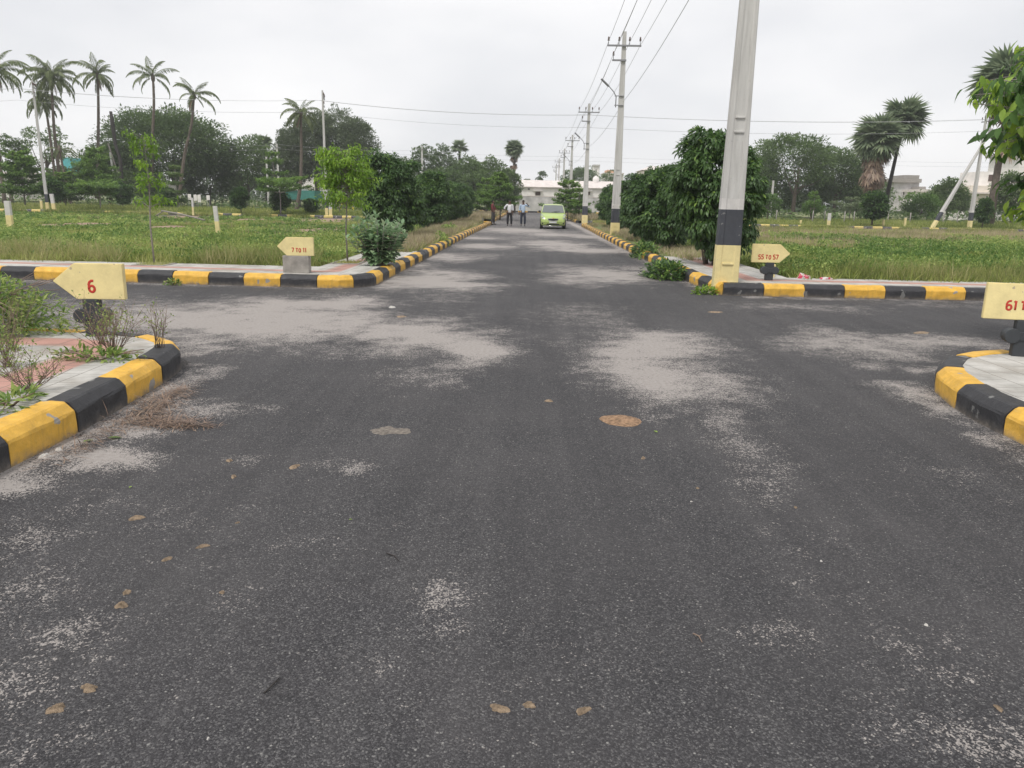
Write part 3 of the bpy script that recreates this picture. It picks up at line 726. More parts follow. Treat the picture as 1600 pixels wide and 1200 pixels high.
def trunk_mesh(base, top, r0, r1, targets, mat, rng, wob=.12, n=8, limbs=True):
    mb = MB(); b = Vector(base); t = Vector(top); pts = []; rs = []
    for i in range(6):
        u = i/5; p = b.lerp(t, u)+Vector((rng.uniform(-wob, wob), rng.uniform(-wob, wob), 0))*(1 if 0 < i < 5 else 0); pts.append(p); rs.append(r0+(r1-r0)*u)
    rs[0] *= 1.35; mb.tube(pts, rs, mat, n)
    for q in targets:
        q = Vector(q); u = rng.uniform(.45, .95); s = b.lerp(t, u); m = s.lerp(q, .5)+Vector((0, 0, -(q-s).length*.08)); r = (r0+(r1-r0)*u)*.5
        mb.tube([s, m, q], [r, r*.6, r*.2], mat, 6)
    return mb
def tree(name, label, px, Y, top, wpx, mat='neem', bot=.22, nl=5200, ls=.34, group=None, deep=None, bark='bark', cr=.26, clumps=None, rng=None, per=46, lw=.5, z0=.1, x=None, cat='tree', shift=0, squash=.75, droop=-.25, young=.1):
    rng = np.random.default_rng(abs(hash((px, top, int(Y)))) % 99991) if rng is None else rng
    x = far(px, (top+315)/2, Y)[0] if x is None else x; zt = far(px, top, Y)[1]; rx = wpx/1200*Y/2
    zb = zt*bot; rz = (zt-zb)/2
    r = empty(name, (x, Y, 0), 0, label, cat, group)
    nl *= 2.3; ls *= .86; cr *= .92; K = int((clumps or max(14, int(nl/per)/1.35))*1.35)
    me, cc, cs = crown(rng, (0, 0, zb+rz), (rx*.93, (deep or rx)*.93, rz*.95), K, per, ls, lw, M[mat], 'crown', cr=cr, tintshift=shift, squash=squash, droop=droop, young=young, bottom=-.75)
    link('crown', me, r)
    idx = rng.choice(len(cc), min(9, len(cc)), replace=False)
    trunk_mesh((0, 0, z0-.2), (rng.uniform(-.3, .3)*rx*.3, 0, zb+rz*.9), max(.09, zt*.028), max(.05, zt*.012), [cc[i] for i in idx], M[bark], rng).build('trunk', r)
    return r

# --- big trees far left and right
tree('shade_tree', 'largest dark green round tree behind the coconut palms on the left', 266, 100, 163, 190, 'neem', .07, 15000, .42, 'trees beyond the left field', shift=-0.072)
tree('shade_tree', 'mid green bushy tree at the left shoulder of the big dark tree', 168, 96, 222, 95, 'neem', .1, 5200, .36, 'trees beyond the left field', shift=.02)
tree('shade_tree', 'green tree between the big dark tree and the leaning coconut palm', 385, 104, 216, 100, 'neem', .1, 6500, .36, 'trees beyond the left field', shift=.03)
tree('shade_tree', 'airy light green tree behind the double trunked palm on the left', 70, 98, 192, 84, 'neem', .3, 3600, .34, 'trees beyond the left field', shift=.15, clumps=50, cr=.2)
tree('shade_tree', 'sparse dark tree at the left edge of the picture', 12, 96, 205, 60, 'neem', .25, 2400, .34, 'trees beyond the left field', clumps=40, cr=.18, shift=-0.023)
tree('shade_tree', 'low green tree at the foot of the double trunked palm', 96, 92, 262, 60, 'neem', .05, 2600, .3, 'trees beyond the left field')
tree('shade_tree', 'low dark tree between the pale posts and the charred stump', 215, 94, 262, 100, 'neem', .03, 3600, .32, 'trees beyond the left field', shift=.1)
for px, top, w, lab, sh, nl in [(462, 182, 62, 'grey green tall tree behind the lone coconut palm', 0, 5000), (492, 150, 72, 'tallest grey green tree of the group behind the concrete pole', -.02, 7500),
                        (530, 166, 74, 'grey green tree just right of the concrete pole', -.05, 7000), (560, 168, 62, 'rightmost grey green tall tree of the group', -.1, 6500), (448, 200, 44, 'lower leftmost grey green tree of the group', 0, 3000)]:
    tree('casuarina_tree', lab, px, 106+(px % 7), top, w, 'olive', .08, nl, .36, 'grey green tall trees', shift=sh, lw=.38, cr=.24, droop=-.05)
for px, Y, top, w, lab, nl, mt, sh in [
    (662, 122, 218, 56, 'dark tree with a tufted top behind the left hedge shrubs', 3400, 'neem', -.1), (695, 124, 226, 52, 'dark tree next to the small fan palm on the left', 3200, 'neem', -.1),
    (628, 116, 240, 46, 'brownish thin tree behind the left hedge shrubs', 1800, 'olive', 0), (733, 112, 244, 60, 'green tree under the small fan palm on the left', 3800, 'neem', 0),
    (768, 110, 246, 58, 'green round tree left of the tall fan palm', 3800, 'neem', .04), (795, 114, 258, 42, 'green tree at the foot of the tall fan palm', 2600, 'neem', .06),
    (745, 98, 268, 60, 'broad low tree behind the end of the left hedge', 3000, 'neem', -.05), (690, 100, 262, 70, 'wide dark tree behind the middle of the left hedge', 3600, 'neem', -.1), (600, 108, 262, 60, 'dark low tree behind the first hedge shrub on the left', 2600, 'neem', -.1)]:
    tree('broadleaf_tree', lab, px, Y, top, w, mt, .05, nl, .34, 'trees behind the left hedge', shift=sh)
tree('shade_tree', 'big rounded tree right of the striped pole behind the right field', 1245, 98, 196, 155, 'neem', .2, 11000, .36, 'trees beyond the right field', clumps=190, cr=.2, shift=0)
tree('shade_tree', 'lower dark tree between the big rounded tree and the fan palms', 1310, 102, 228, 110, 'neem', .08, 6000, .36, 'trees beyond the right field', shift=-0.063)
tree('shade_tree', 'green tree showing behind the striped pole on the right', 1190, 104, 228, 60, 'neem', .1, 3200, .34, 'trees beyond the right field', shift=-0.023)
tree('shade_tree', 'dark low tree behind the brown skirt of the fan palm', 1350, 108, 262, 80, 'neem', .03, 3600, .34, 'trees beyond the right field', shift=-0.072)
tree('shade_tree', 'bushy tree in front of the cream house on the right', 1485, 96, 279, 70, 'neem', .05, 4200, .3, 'trees beyond the right field', shift=.06)
tree('shade_tree', 'low bright green tree left of the slanting strut', 1443, 92, 302, 66, 'layer', .02, 2600, .28, 'trees beyond the right field')
tree('shade_tree', 'wide green tree at the right edge behind the leafy branch', 1590, 84, 268, 70, 'neem', .1, 3600, .3, 'trees beyond the right field')
tree('shade_tree', 'light green bush beside the trunk of the big rounded tree', 1200, 84, 298, 44, 'layer', .02, 1500, .24, 'trees beyond the right field')
tree('shade_tree', 'small bright bush under the shade trees on the right', 1270, 82, 300, 28, 'layer', .1, 800, .22, 'trees beyond the right field')
tree('distant_tree', 'tall dark tree against the sky left of the far poles', 848, 190, 264, 22, 'neem', .1, 1100, .42, 'small trees at the end of the road', shift=-0.090)
tree('distant_tree', 'small tree at the roof edge of the white house', 824, 195, 274, 14, 'olive', .1, 500, .42, 'small trees at the end of the road')
tree('distant_tree', 'broad dark tree behind the third power pole', 912, 175, 255, 58, 'neem', .1, 2800, .42, 'small trees at the end of the road', shift=-0.045)
tree('distant_tree', 'dark tree between the far poles', 885, 180, 262, 24, 'neem', .1, 900, .42, 'small trees at the end of the road', shift=-0.045)
tree('distant_tree', 'tree right of the orange house', 952, 170, 264, 36, 'neem', .05, 1200, .4, 'small trees at the end of the road')
tree('distant_tree', 'rounded tree behind the leafy shrubs on the right', 1015, 130, 268, 50, 'neem', .05, 2000, .34, 'small trees at the end of the road')

tree('low_tree', 'low dark tree filling the gap under the right part of the big dark tree', 325, 104, 245, 110, 'neem', .02, 3200, .34, 'trees beyond the left field', shift=-0.054)
tree('low_tree', 'low green tree under the left part of the big rounded tree', 1205, 103, 272, 90, 'neem', .02, 2600, .34, 'trees beyond the right field')
tree('low_tree', 'low green tree under the right part of the big rounded tree', 1275, 105, 268, 100, 'neem', .02, 2600, .34, 'trees beyond the right field', shift=-0.045)
# --- a far wood that closes the horizon
def wood(name, label, rows, mat, ls, n):
    rng = np.random.default_rng(77); s = Soup()
    for (xa, xb, Y, h) in rows:
        K = int((xb-xa)/3.0); cx = rng.uniform(xa, xb, K); hz = h*(.45+.75*fbm(cx*.06, cx*0+Y, 31))*rng.uniform(.75, 1.15, K)
        for i in range(K):
            m = n; e = rdirs(m, rng); P = np.array([cx[i], Y+rng.uniform(-6, 6), hz[i]*.52])+e*np.array([2.9, 2.5, hz[i]*.5])*rng.uniform(.7, 1, (m, 1))
            L = ls*rng.uniform(.7, 1.3, m); s.add(*leaf_quads(P, unit(e+rdirs(m, rng)*.7), unit(Zup+e*.5), L, L*.6, np.clip(rng.uniform(0, .6)+rng.uniform(-.1, .15, m), 0, 1)))
    return tag(link(name, s.mesh(name, mat)), label, 'trees', None, 'stuff')
wood('far_wood', 'far off line of trees along the horizon', [(-330, -12, 240, 8.5), (-330, -20, 262, 11), (45, 330, 235, 7.5), (40, 330, 262, 9), (-40, 60, 300, 8)], M['neem'], 1.5, 70)
wood('scrub', 'tangle of dark low bushes beyond the fields', [(-95, -8, 112, 5.2), (-95, -8, 106, 3.4), (-90, -12, 86, 1.5), (8, 85, 112, 4.4), (8, 85, 100, 2.8), (22, 80, 84, 1.9), (7, 22, 110, 2.0)], M['neem'], .42, 100)

# --- coconut palms
def frond_mesh(name, el, L, droop, rng, mat='palm', nl=40, ll=.85, hang=.75):
    ts = np.linspace(0, 1, 12); P = [np.array([0, 0, 0.])]; a = el
    for i in range(1, 12): a = el-droop*(ts[i]**1.3); P.append(P[-1]+np.array([math.cos(a), 0, math.sin(a)])*L/11)
    P = np.array(P); s = Soup()
    u = np.repeat(np.linspace(.12, .99, nl), 2); sd = np.tile([1., -1.], nl)
    idx = u*11; i0 = np.minimum(idx.astype(int), 10); fr = (idx-i0)[:, None]
    B = P[i0]*(1-fr)+P[i0+1]*fr; T = unit(P[i0+1]-P[i0])
    D = unit(T*.55+np.array([0, 1., 0])*sd[:, None]*.75+np.array([0, 0, -1.])*hang+rng.normal(size=(len(u), 3))*.13)
    ln = ll*np.sin(np.clip(u*1.02, 0, 1)*PI*.86+.28)*rng.uniform(.85, 1.1, len(u)); ln = np.maximum(ln, .15)
    s.add(*leaf_quads(B, D, np.tile([0, 0, 1.], (len(u), 1)), ln, np.full(len(u), .12), rng.uniform(.15, .8, len(u)), .1))
    # rachis as thin box
    W_ = np.linspace(.06, .015, 12)[:, None]*np.array([[0, 1., 0]])
    V = np.concatenate([P-W_, P+W_, P+np.array([0, 0, -.04])]); Q = []
    for i in range(11): Q += [[i, i+1, 12+i+1, 12+i], [i, i+1, 24+i+1, 24+i], [12+i, 12+i+1, 24+i+1, 24+i]]
    s.add(V, np.array(Q), np.full(len(V), .8))
    return s.mesh(name, M[mat])
rg = np.random.default_rng(5)
FR = {k: [frond_mesh('frond', R(e), L, R(dr), rg) for _ in range(3)] for k, (e, L, dr) in
      {'up': (80, 4.2, 75), 'high': (58, 4.6, 100), 'mid': (34, 4.8, 112), 'low': (4, 4.4, 95), 'hang': (-35, 3.6, 50)}.items()}
FRDEAD = frond_mesh('dead_frond', R(-50), 3.0, R(40), rg, 'dead', 20, .6, 1.0)
def coconut(label, trunkpts, Y, plan, sc=1., seed=1, dead=1, r0=.21):
    sc *= .84
    rng = random.Random(seed); P = [Vector((far(*p, Y)[0], Y, far(*p, Y)[1])) for p in trunkpts]
    base = P[0].copy(); base.z = 0
    root = empty('coconut_palm', base, 0, label, 'palm tree', 'coconut palms on the left')
    pts = []
    for a, b in zip(P, P[1:]):
        for i in range(4): pts.append(a.lerp(b, i/4)-base)
    pts.append(P[-1]-base); n = len(pts)
    # smooth
    for _ in range(2): pts = [pts[0]]+[(pts[i-1]+pts[i]*2+pts[i+1])/4 for i in range(1, n-1)]+[pts[-1]]
    mb = MB(); mb.tube(pts, [r0*(1.25 if i == 0 else 1)*(1-.42*i/(n-1)) for i in range(n)], M['bark'], 9); mb.build('trunk', root)
    top = pts[-1]
    hb = MB(); hb.lathe([(.02, -.5), (.2, -.3), (.24, .0), (.14, .35), (.02, .6)], M['bark'], 8, tuple(top)); hb.build('crown_heart', root)
    for kind, az, s in plan:
        o = link('frond', FR[kind][rng.randrange(3)], root, top+Vector((0, 0, .1)), (rng.uniform(-.45, .45), rng.uniform(-.2, .3), R(az)+rng.uniform(-.3, .3))); o.scale = (s*sc,)*3
    for i in range(dead):
        o = link('dead_frond', FRDEAD, root, top, (0, 0, rng.uniform(0, 6))); o.scale = (sc*.8,)*3
    return root
def full(n_up, n_high, n_mid, n_low, n_hang, seed):
    r = random.Random(seed); out = []
    for k, n in (('up', n_up), ('high', n_high), ('mid', n_mid), ('low', n_low), ('hang', n_hang)):
        for i in range(n): out.append((k, 360*i/n+r.uniform(-18, 18)+n*11, r.uniform(.62, 1.15)))
    return out
coconut('tall coconut palm with the fullest crown, foremost of a pair on the left', [(98, 318), (92, 270), (84, 200), (80, 122)], 88, full(6, 9, 10, 7, 3, 1), 1.0, 1)
coconut('shorter coconut palm leaning under the fullest palm, its crown lower', [(92, 318), (84, 260), (74, 180), (66, 155)], 90, full(3, 4, 8, 8, 5, 2), .82, 2, r0=.17)
coconut('coconut palm cut off by the left edge of the picture', [(8, 320), (0, 260), (-6, 190), (-8, 112)], 84, full(3, 6, 7, 5, 3, 3), .95, 3)
coconut('slim straight coconut palm second from the full one, fronds hanging', [(152, 310), (153, 250), (154, 180), (153, 118)], 92, full(5, 4, 4, 6, 4, 4), .86, 4, 2)
coconut('thin crowned coconut palm rising behind the big dark tree', [(238, 300), (238, 220), (241, 160), (239, 122)], 94, full(4, 2, 4, 2, 0, 6), .88, 5, 1)
coconut('leaning coconut palm at the right side of the big dark tree', [(280, 310), (288, 240), (300, 195), (303, 150)], 92, full(5, 3, 5, 3, 1, 7), .86, 6, 3)
coconut('lone coconut palm beside the grey green tall trees', [(462, 335), (470, 290), (471, 240), (470, 178)], 84, full(4, 4, 4, 5, 3, 9), .74, 7, 4)
coconut('bent coconut trunk below the pair of palms', [(112, 322), (108, 300), (100, 270), (93, 235)], 86, full(0, 0, 2, 3, 2, 19), .5, 8, 2, r0=.16)

# charred dead palm stump
P = [(190, 285), (188, 250), (180, 225), (176, 195), (173, 174)]
b0 = Vector((fx(190, 90), 90, 0)); t = MB()
pp = [Vector((far(a, z, 90)[0], 90, far(a, z, 90)[1]))-b0 for a, z in P]; pp = [Vector((.2, 0, 0))]+pp
t.tube(pp, [.3, .24, .2, .18, .24, .16], M['charred'], 8); o = t.build('dead_palm_trunk'); o.location = b0
tag(o, 'charred headless palm trunk standing beside the big dark tree', 'dead tree')

# --- fan palms (palmyra)
def fan_mesh(name, mat, rng, Rr=1.2, pet=.95, n=24, spread=135, fold=.25):
    s = Soup(); base = np.array([pet, 0, 0])
    an = np.radians(np.linspace(-spread, spread, n)); D = np.stack([np.cos(an), np.sin(an), -.18+0*an+rng.uniform(-.1, .1, n)], 1)
    ln = Rr*(.75+.25*np.cos(an*.7))*rng.uniform(.88, 1.08, n)
    s.add(*leaf_quads(np.repeat(base[None], n, 0), D, np.tile([0, 0, 1.], (n, 1)), ln, np.full(n, .2*Rr), rng.uniform(.1, .9, n), fold))
    V = np.array([[0, -.04, 0], [0, .04, 0], [pet, .02, 0], [pet, -.02, 0], [0, 0, -.05], [pet, 0, -.03]]); s.add(V, np.array([[0, 1, 2, 3], [0, 4, 5, 3], [1, 4, 5, 2]]), np.full(6, .9))
    return s.mesh(name, M[mat])
FAN = [fan_mesh('fan_leaf', 'fan', rg) for _ in range(3)]; FAND = [fan_mesh('dead_fan_leaf', 'dead', rg, 1.0, .9, 14, 80, .4) for _ in range(2)]
def fan_palm(label, px, Y, basepy, hubpy, Rpx, nleaf=34, skirt=0, low=-.5, seed=1, r0=.22, lean=0, group='fan palms'):
    rng = np.random.default_rng(seed); x = far(px, hubpy, Y)[0]; hub = far(px, hubpy, Y)[1]; Rm = Rpx*.87/1200*Y; sc = Rm/1.95
    root = empty('fan_palm', (x-lean, Y, 0), 0, label, 'palm tree', group)
    mb = MB(); mb.tube([(0, 0, -.2), (lean*.2, 0, hub*.3), (lean*.6, 0, hub*.65), (lean, 0, hub)], [r0*1.5, r0, r0*.8, r0*.75], M['charred'] if skirt == 0 else M['bark'], 9); mb.build('trunk', root)
    ga = 2.39996
    for i in range(nleaf):
        z = 1-(1-low)*(i+.5)/nleaf; az = i*ga+rng.uniform(-.2, .2); el = math.asin(max(-1, min(1, z)))
        m = Euler((rng.uniform(-.5, .5), 0, 0)).to_matrix().to_4x4()
        m = Matrix.Rotation(az, 4, 'Z') @ Matrix.Rotation(-el, 4, 'Y') @ m
        o = link('fan_leaf', FAN[i % 3], root); s_ = sc*rng.uniform(.85, 1.1)
        o.matrix_local = Matrix.Translation((lean, 0, hub)) @ m @ Matrix.Scale(s_, 4)
    for i in range(skirt):
        az = i*ga; el = rng.uniform(-1.45, -.8); zz = hub-.2-rng.uniform(0, 2.6)*sc
        o = link('dead_fan_leaf', FAND[i % 2], root); o.matrix_local = Matrix.Translation((lean, 0, zz)) @ Matrix.Rotation(az, 4, 'Z') @ Matrix.Rotation(-el, 4, 'Y') @ Matrix.Scale(sc*rng.uniform(.8, 1.05), 4)
    return root
fan_palm('fan palm with a brown skirt of dead leaves on the right', 1372, 84, 300, 218, 46, 52, 36, -.9, 3, .3)
fan_palm('slimmer fan palm right beside the skirted one', 1412, 86, 320, 190, 42, 40, 0, -.75, 4, .22, .9)
fan_palm('tall fan palm at the right edge above the leafy branch', 1580, 70, 330, 132, 62, 56, 4, -.5, 5, .3)
fan_palm('fan palm with a brown skirt standing alone left of the white house', 804, 118, 320, 232, 17, 40, 12, -.95, 6, .24)
fan_palm('small fan palm top above the trees on the left', 718, 126, 320, 232, 17, 18, 0, -.3, 7, .25)
fan_palm('small fan palm behind the flat topped trees on the left', 413, 118, 320, 222, 16, 26, 0, -.7, 8, .22)

# --- layered trees (flat tiers)
def layered(label, px, Y, top, wpx, tiers, base=None, zc0=.25, seed=1, mat='layer', group='layered trees', x=None, dens=420, ls=.16, shape='cone', name='layered_tree'):
    rng = np.random.default_rng(seed); x = far(px, (top+315)/2, Y)[0] if x is None else x; zt = far(px, top, Y)[1] if top < 900 else top-900; rx = wpx/1200*Y/2
    r = empty(name, (x, Y, 0), 0, label, 'tree', group); s = Soup(); mb = MB()
    mb.tube([(0, 0, 0), (.04, 0, zt*.5), (0, 0, zt*.97)], [.045+zt*.008, .03+zt*.005, .015], M['palebark'], 7)
    for k in range(tiers):
        u = k/(max(1, tiers-1)); z = zt*(zc0+(1-zc0)*u*.96)+rng.uniform(-.12, .12)*zt/tiers; w = rng.uniform(.8, 1.2)*rx*((1.05-.75*u) if shape == 'cone' else (.55+.45*math.sin(PI*(u*.8+.15))))
        if shape == 'flat': w = rx*(1-.25*u)
        nb = rng.integers(6, 9)
        for j in range(nb):
            az = 2*PI*j/nb+rng.uniform(-.4, .4); L = w*rng.uniform(.5, 1.15); dz = L*rng.uniform(.05, .42)
            mb.tube([(0, 0, z-.08), (math.cos(az)*L*.5, math.sin(az)*L*.5, z+dz*.3), (math.cos(az)*L, math.sin(az)*L, z+dz)], [.018, .012, .005], M['palebark'], 4)
            m = int(1.7*dens/nb*(L/rx+.25)); q = rng.uniform(.2, 1.05, m)**.8; sp = L*.32*(.4+q)
            th = az+rng.normal(size=m)*.22/(q+.3)
            P = np.stack([np.cos(th)*L*q, np.sin(th)*L*q, z+dz*q+rng.normal(size=m)*.05*zt/4+rng.uniform(0, .08, m)], 1)
            D = unit(np.stack([np.cos(th), np.sin(th), rng.uniform(-.25, .3, m)], 1)+rdirs(m, rng)*.7)
            l = ls*rng.uniform(.7, 1.3, m); s.add(*leaf_quads(P, D, np.tile(Zup, (m, 1))+rdirs(m, rng)*.4, l, l*.5, np.clip(.35+.3*u+rng.uniform(-.3, .35, m), 0, 1)))
    link('crown', s.mesh('crown', M[mat]), r); mb.build('trunk', r); return r
layered('bright layered tree on the right roadside behind the car', 888, 72, 284, 62, 7, seed=1, dens=620, ls=.2)
layered('layered tree right of the car next to the third pole', 905, 69, 296, 40, 5, seed=12, dens=420, ls=.2)
layered('layered tree on the left roadside behind the standing men', 782, 70, 272, 62, 8, seed=2, dens=800, ls=.2)
layered('second layered tree behind the man in the dark red shirt', 760, 74, 282, 60, 6, seed=3, dens=700, ls=.2)
layered('layered tree filling the left edge behind the first pole', 34, 72, 238, 84, 8, seed=4, dens=900, ls=.24)
layered('bright layered tree right of the first concrete pole', 100, 76, 272, 56, 6, seed=5, dens=600, ls=.24)
layered('wide layered tree left of the big dark tree', 152, 78, 232, 84, 8, seed=6, dens=900, ls=.24)
layered('flat topped umbrella shaped tree left of the dark bush', 155, 68, 294, 76, 3, zc0=.72, seed=7, shape='flat', dens=1000, ls=.2)
layered('flat topped umbrella shaped tree over a clipped dark bush', 437, 64.8, 288, 84, 3, zc0=.78, seed=8, shape='flat', dens=1100, ls=.17)
layered('thin two tiered tree in front of the pair of pale poles', 428, 80, 238, 56, 4, zc0=.45, seed=9, dens=520, ls=.24)
layered('dry looking twiggy tree beside the white and yellow post', 530, 70, 300, 80, 4, zc0=.35, seed=10, dens=170, ls=.18, mat='neem')
layered('small layered tree in front of the big dark tree', 275, 74, 262, 46, 5, seed=11, dens=420, ls=.2, mat='neem')
layered('slender young tree in front of the shade trees on the right', 1273, 76, 300, 26, 4, zc0=.5, seed=13, dens=300, ls=.18)
layered('small layered tree behind the right field kerb', 1330, 78, 312, 70, 3, zc0=.5, seed=14, dens=500, ls=.2, mat='olive')

# --- leafy hedge shrubs
HB = []
for i in range(3):
    rng = np.random.default_rng(40+i)
    me, cc, cs = crown(rng, (0, 0, 1.68), (1.12, 1.12, 1.5), 230, 110, .115, .46, M['hedge'], 'crown', cr=.19, droop=-.75, shell=.66, lobes=14, young=.12, long=True, squash=.8)
    tb = MB()
    for k in range(9):
        a = k*2.4; r1 = rng.uniform(.05, .22); r2 = rng.uniform(.4, .9)
        tb.tube([(math.cos(a)*r1, math.sin(a)*r1, -.1), (math.cos(a)*r1*1.8, math.sin(a)*r1*1.8, .5), (math.cos(a)*r2, math.sin(a)*r2, 1.5)], [.03, .024, .012], M['bark'], 6)
    HB.append((me, tb.mesh('trunk')))
def hedge(i, x, y, s, rz, label, sz=1., group='leafy shrubs planted along the road'):
    r = empty('hedge_shrub', (x, y, .1), rz, label, 'shrub', group); r.scale = (s, s, s*sz)
    link('crown', HB[i][0], r); link('trunk', HB[i][1], r); return r
hedge(0, 4.62, 19.4, .97, .3, 'biggest leafy shrub right behind the striped concrete pole', 1.13)
hedge(1, 4.65, 26.3, .98, 2, 'leafy shrub just beyond the biggest one on the right', .92)
hedge(2, 4.95, 31.5, .96, 4, 'leafy shrub third from the big pole on the right', .98)
hedge(0, 5.5, 36.2, .86, 5, 'leafy shrub half hidden beside the second concrete pole', .92)
hedge(1, 5.3, 43.5, .9, 1, 'leafy shrub beyond the second concrete pole', .98)
hedge(2, 5.4, 49.5, .9, 3, 'small looking leafy shrub nearest the parked car', .95)
hedge(2, -5.2, 29.5, 1.02, 1, 'foremost leafy shrub of the left roadside behind the milkweed', 1.0)
hedge(1, -5.15, 40.5, 1.0, 2.5, 'second leafy shrub of the left roadside', .94)
hedge(0, -5.1, 46, .96, 4, 'third leafy shrub of the left roadside', .9)
hedge(2, -4.8, 50.5, .9, 5.2, 'fourth leafy shrub of the left roadside', .92)
hedge(1, -4.7, 54.6, .86, .6, 'last leafy shrub of the left row beside the man in dark red', .98)
SB = []
for i in range(2):
    rng = np.random.default_rng(60+i)
    me, cc, cs = crown(rng, (0, 0, 1.05), (.62, .62, .85), 60, 60, .15, .5, M['hedge'], 'crown', cr=.26, droop=-.4, shell=.6, lobes=6, young=.08, squash=.9)
    tb = MB(); tb.tube([(0, 0, -.1), (0, 0, .8)], [.05, .03], M['bark'], 6); SB.append((me, tb.mesh('trunk')))
for j, (px, Y, s, sz, lab) in enumerate([(192, 76, 1.45, .95, 'clipped dark bush left of the thin young tree'), (262, 75, 1.25, .95, 'clipped dark bush right of the thin young tree'), (376, 65.6, 1.2, 1.0, 'lone clipped dark bush in the middle of the left field edge'),
                                (437, 65.9, 1.25, .85, 'clipped dark bush under the flat topped tree'), (1366, 65.8, 1.75, .9, 'round clipped bush below the skirted fan palm'), (1540, 66.8, 1.1, 1.3, 'dark bush right of the propped concrete pole'),
                                (84, 72, 1.5, 1.0, 'dark bush at the foot of the leaning concrete pole'), (485, 67.5, 1.0, .8, 'dark bush left of the concrete pole in the left field')]):
    r = empty('clipped_bush', (fx(px, Y), Y, .1), j, lab, 'bush', 'clipped bushes beyond the fields'); r.scale = (s, s, s*sz); link('crown', SB[j % 2][0], r); link('trunk', SB[j % 2][1], r)

# --- young street trees with thin trunks
def young(label, x, y, h, spread, seed, n, zlo=.45):
    rng = np.random.default_rng(seed); r = empty('young_tree', (x, y, .17), 0, label, 'tree', 'young trees on the left pavement'); s = Soup(); mb = MB()
    mb.tube([(0, 0, -.1), (-.02, 0, h*.3), (.03, 0, h*.6), (0, 0, h*.95)], [.022, .018, .013, .006], M['palebark'], 6)
    for k in range(n):
        z = h*(zlo+(1-zlo)*rng.random()); az = rng.uniform(0, 2*PI); L = spread*rng.uniform(.45, 1)*(1.15-.5*z/h)
        e = np.array([math.cos(az)*L, math.sin(az)*L, rng.uniform(.0, .3)*L]); b = np.array([0, 0, z-.15])
        mb.tube([tuple(b), tuple(b+e*.55+[0, 0, .05]), tuple(b+e)], [.008, .006, .003], M['palebark'], 4)
        m = rng.integers(26, 48); u = rng.uniform(.45, 1.08, m)[:, None]; P = b+e*u+[0, 0, .03]+rng.normal(size=(m, 3))*.05
        D = unit(e/L*.5+rdirs(m, rng)*.9+[0, 0, -.55]); l = .078*rng.uniform(.7, 1.35, m)
        s.add(*leaf_long(P, D, np.tile(Zup, (m, 1))+rdirs(m, rng)*.3, l, l*.42, np.clip(.25+.5*rng.random()+rng.uniform(-.2, .2, m), 0, 1)))
    link('crown', s.mesh('crown', M['fresh']), r); mb.build('trunk', r); return r
young('sparse young tree on a thin trunk in front of the dark bushes at left', -7.75, 16.0, 2.72, .5, 3, 24, .5)
young('bushier young yellow green tree with a thin trunk right of the concrete pole', -4.04, 17.45, 2.6, .86, 4, 125, .56)

# --- milkweed shrub on the kerb
def milkweed():
    rng = np.random.default_rng(9); r = empty('milkweed_shrub', (-3.22, 17.0, .17), 0, 'large leaved grey green milkweed shrub spilling over the left kerb', 'shrub'); s = Soup(); mb = MB()
    for k in range(44):
        az = rng.uniform(0, 2*PI); le = rng.uniform(.1, .78); L = rng.uniform(.7, 1.36); top = np.array([math.cos(az)*le, math.sin(az)*le, L*(1-.35*le)])
        b = np.array([math.cos(az)*.06, math.sin(az)*.06, 0]); mid = b*.5+top*.5+[0, 0, -.03]
        mb.tube([tuple(b), tuple(mid), tuple(top)], [.014, .011, .006], M['palebark'], 5)
        m = 20; u = np.linspace(.22, 1, m)[:, None]; P = b*(1-u)+top*u
        a2 = np.arange(m)*(PI/2)+rng.uniform(0, 6); el = .1+1.0*u[:, 0]**3
        D = np.stack([np.cos(a2)*np.cos(el), np.sin(a2)*np.cos(el), np.sin(el)-.15], 1)+rng.normal(size=(m, 3))*.12
        l = rng.uniform(.17, .26, m)*(1-.35*u[:, 0]**4)
        s.add(*leaf_long(P, D, np.tile(Zup, (m, 1)), l, l*.6, np.clip(rng.uniform(.15, .8, m), 0, 1), .25))
    link('crown', s.mesh('crown', M['milkweed']), r); mb.build('stem', r)
milkweed()

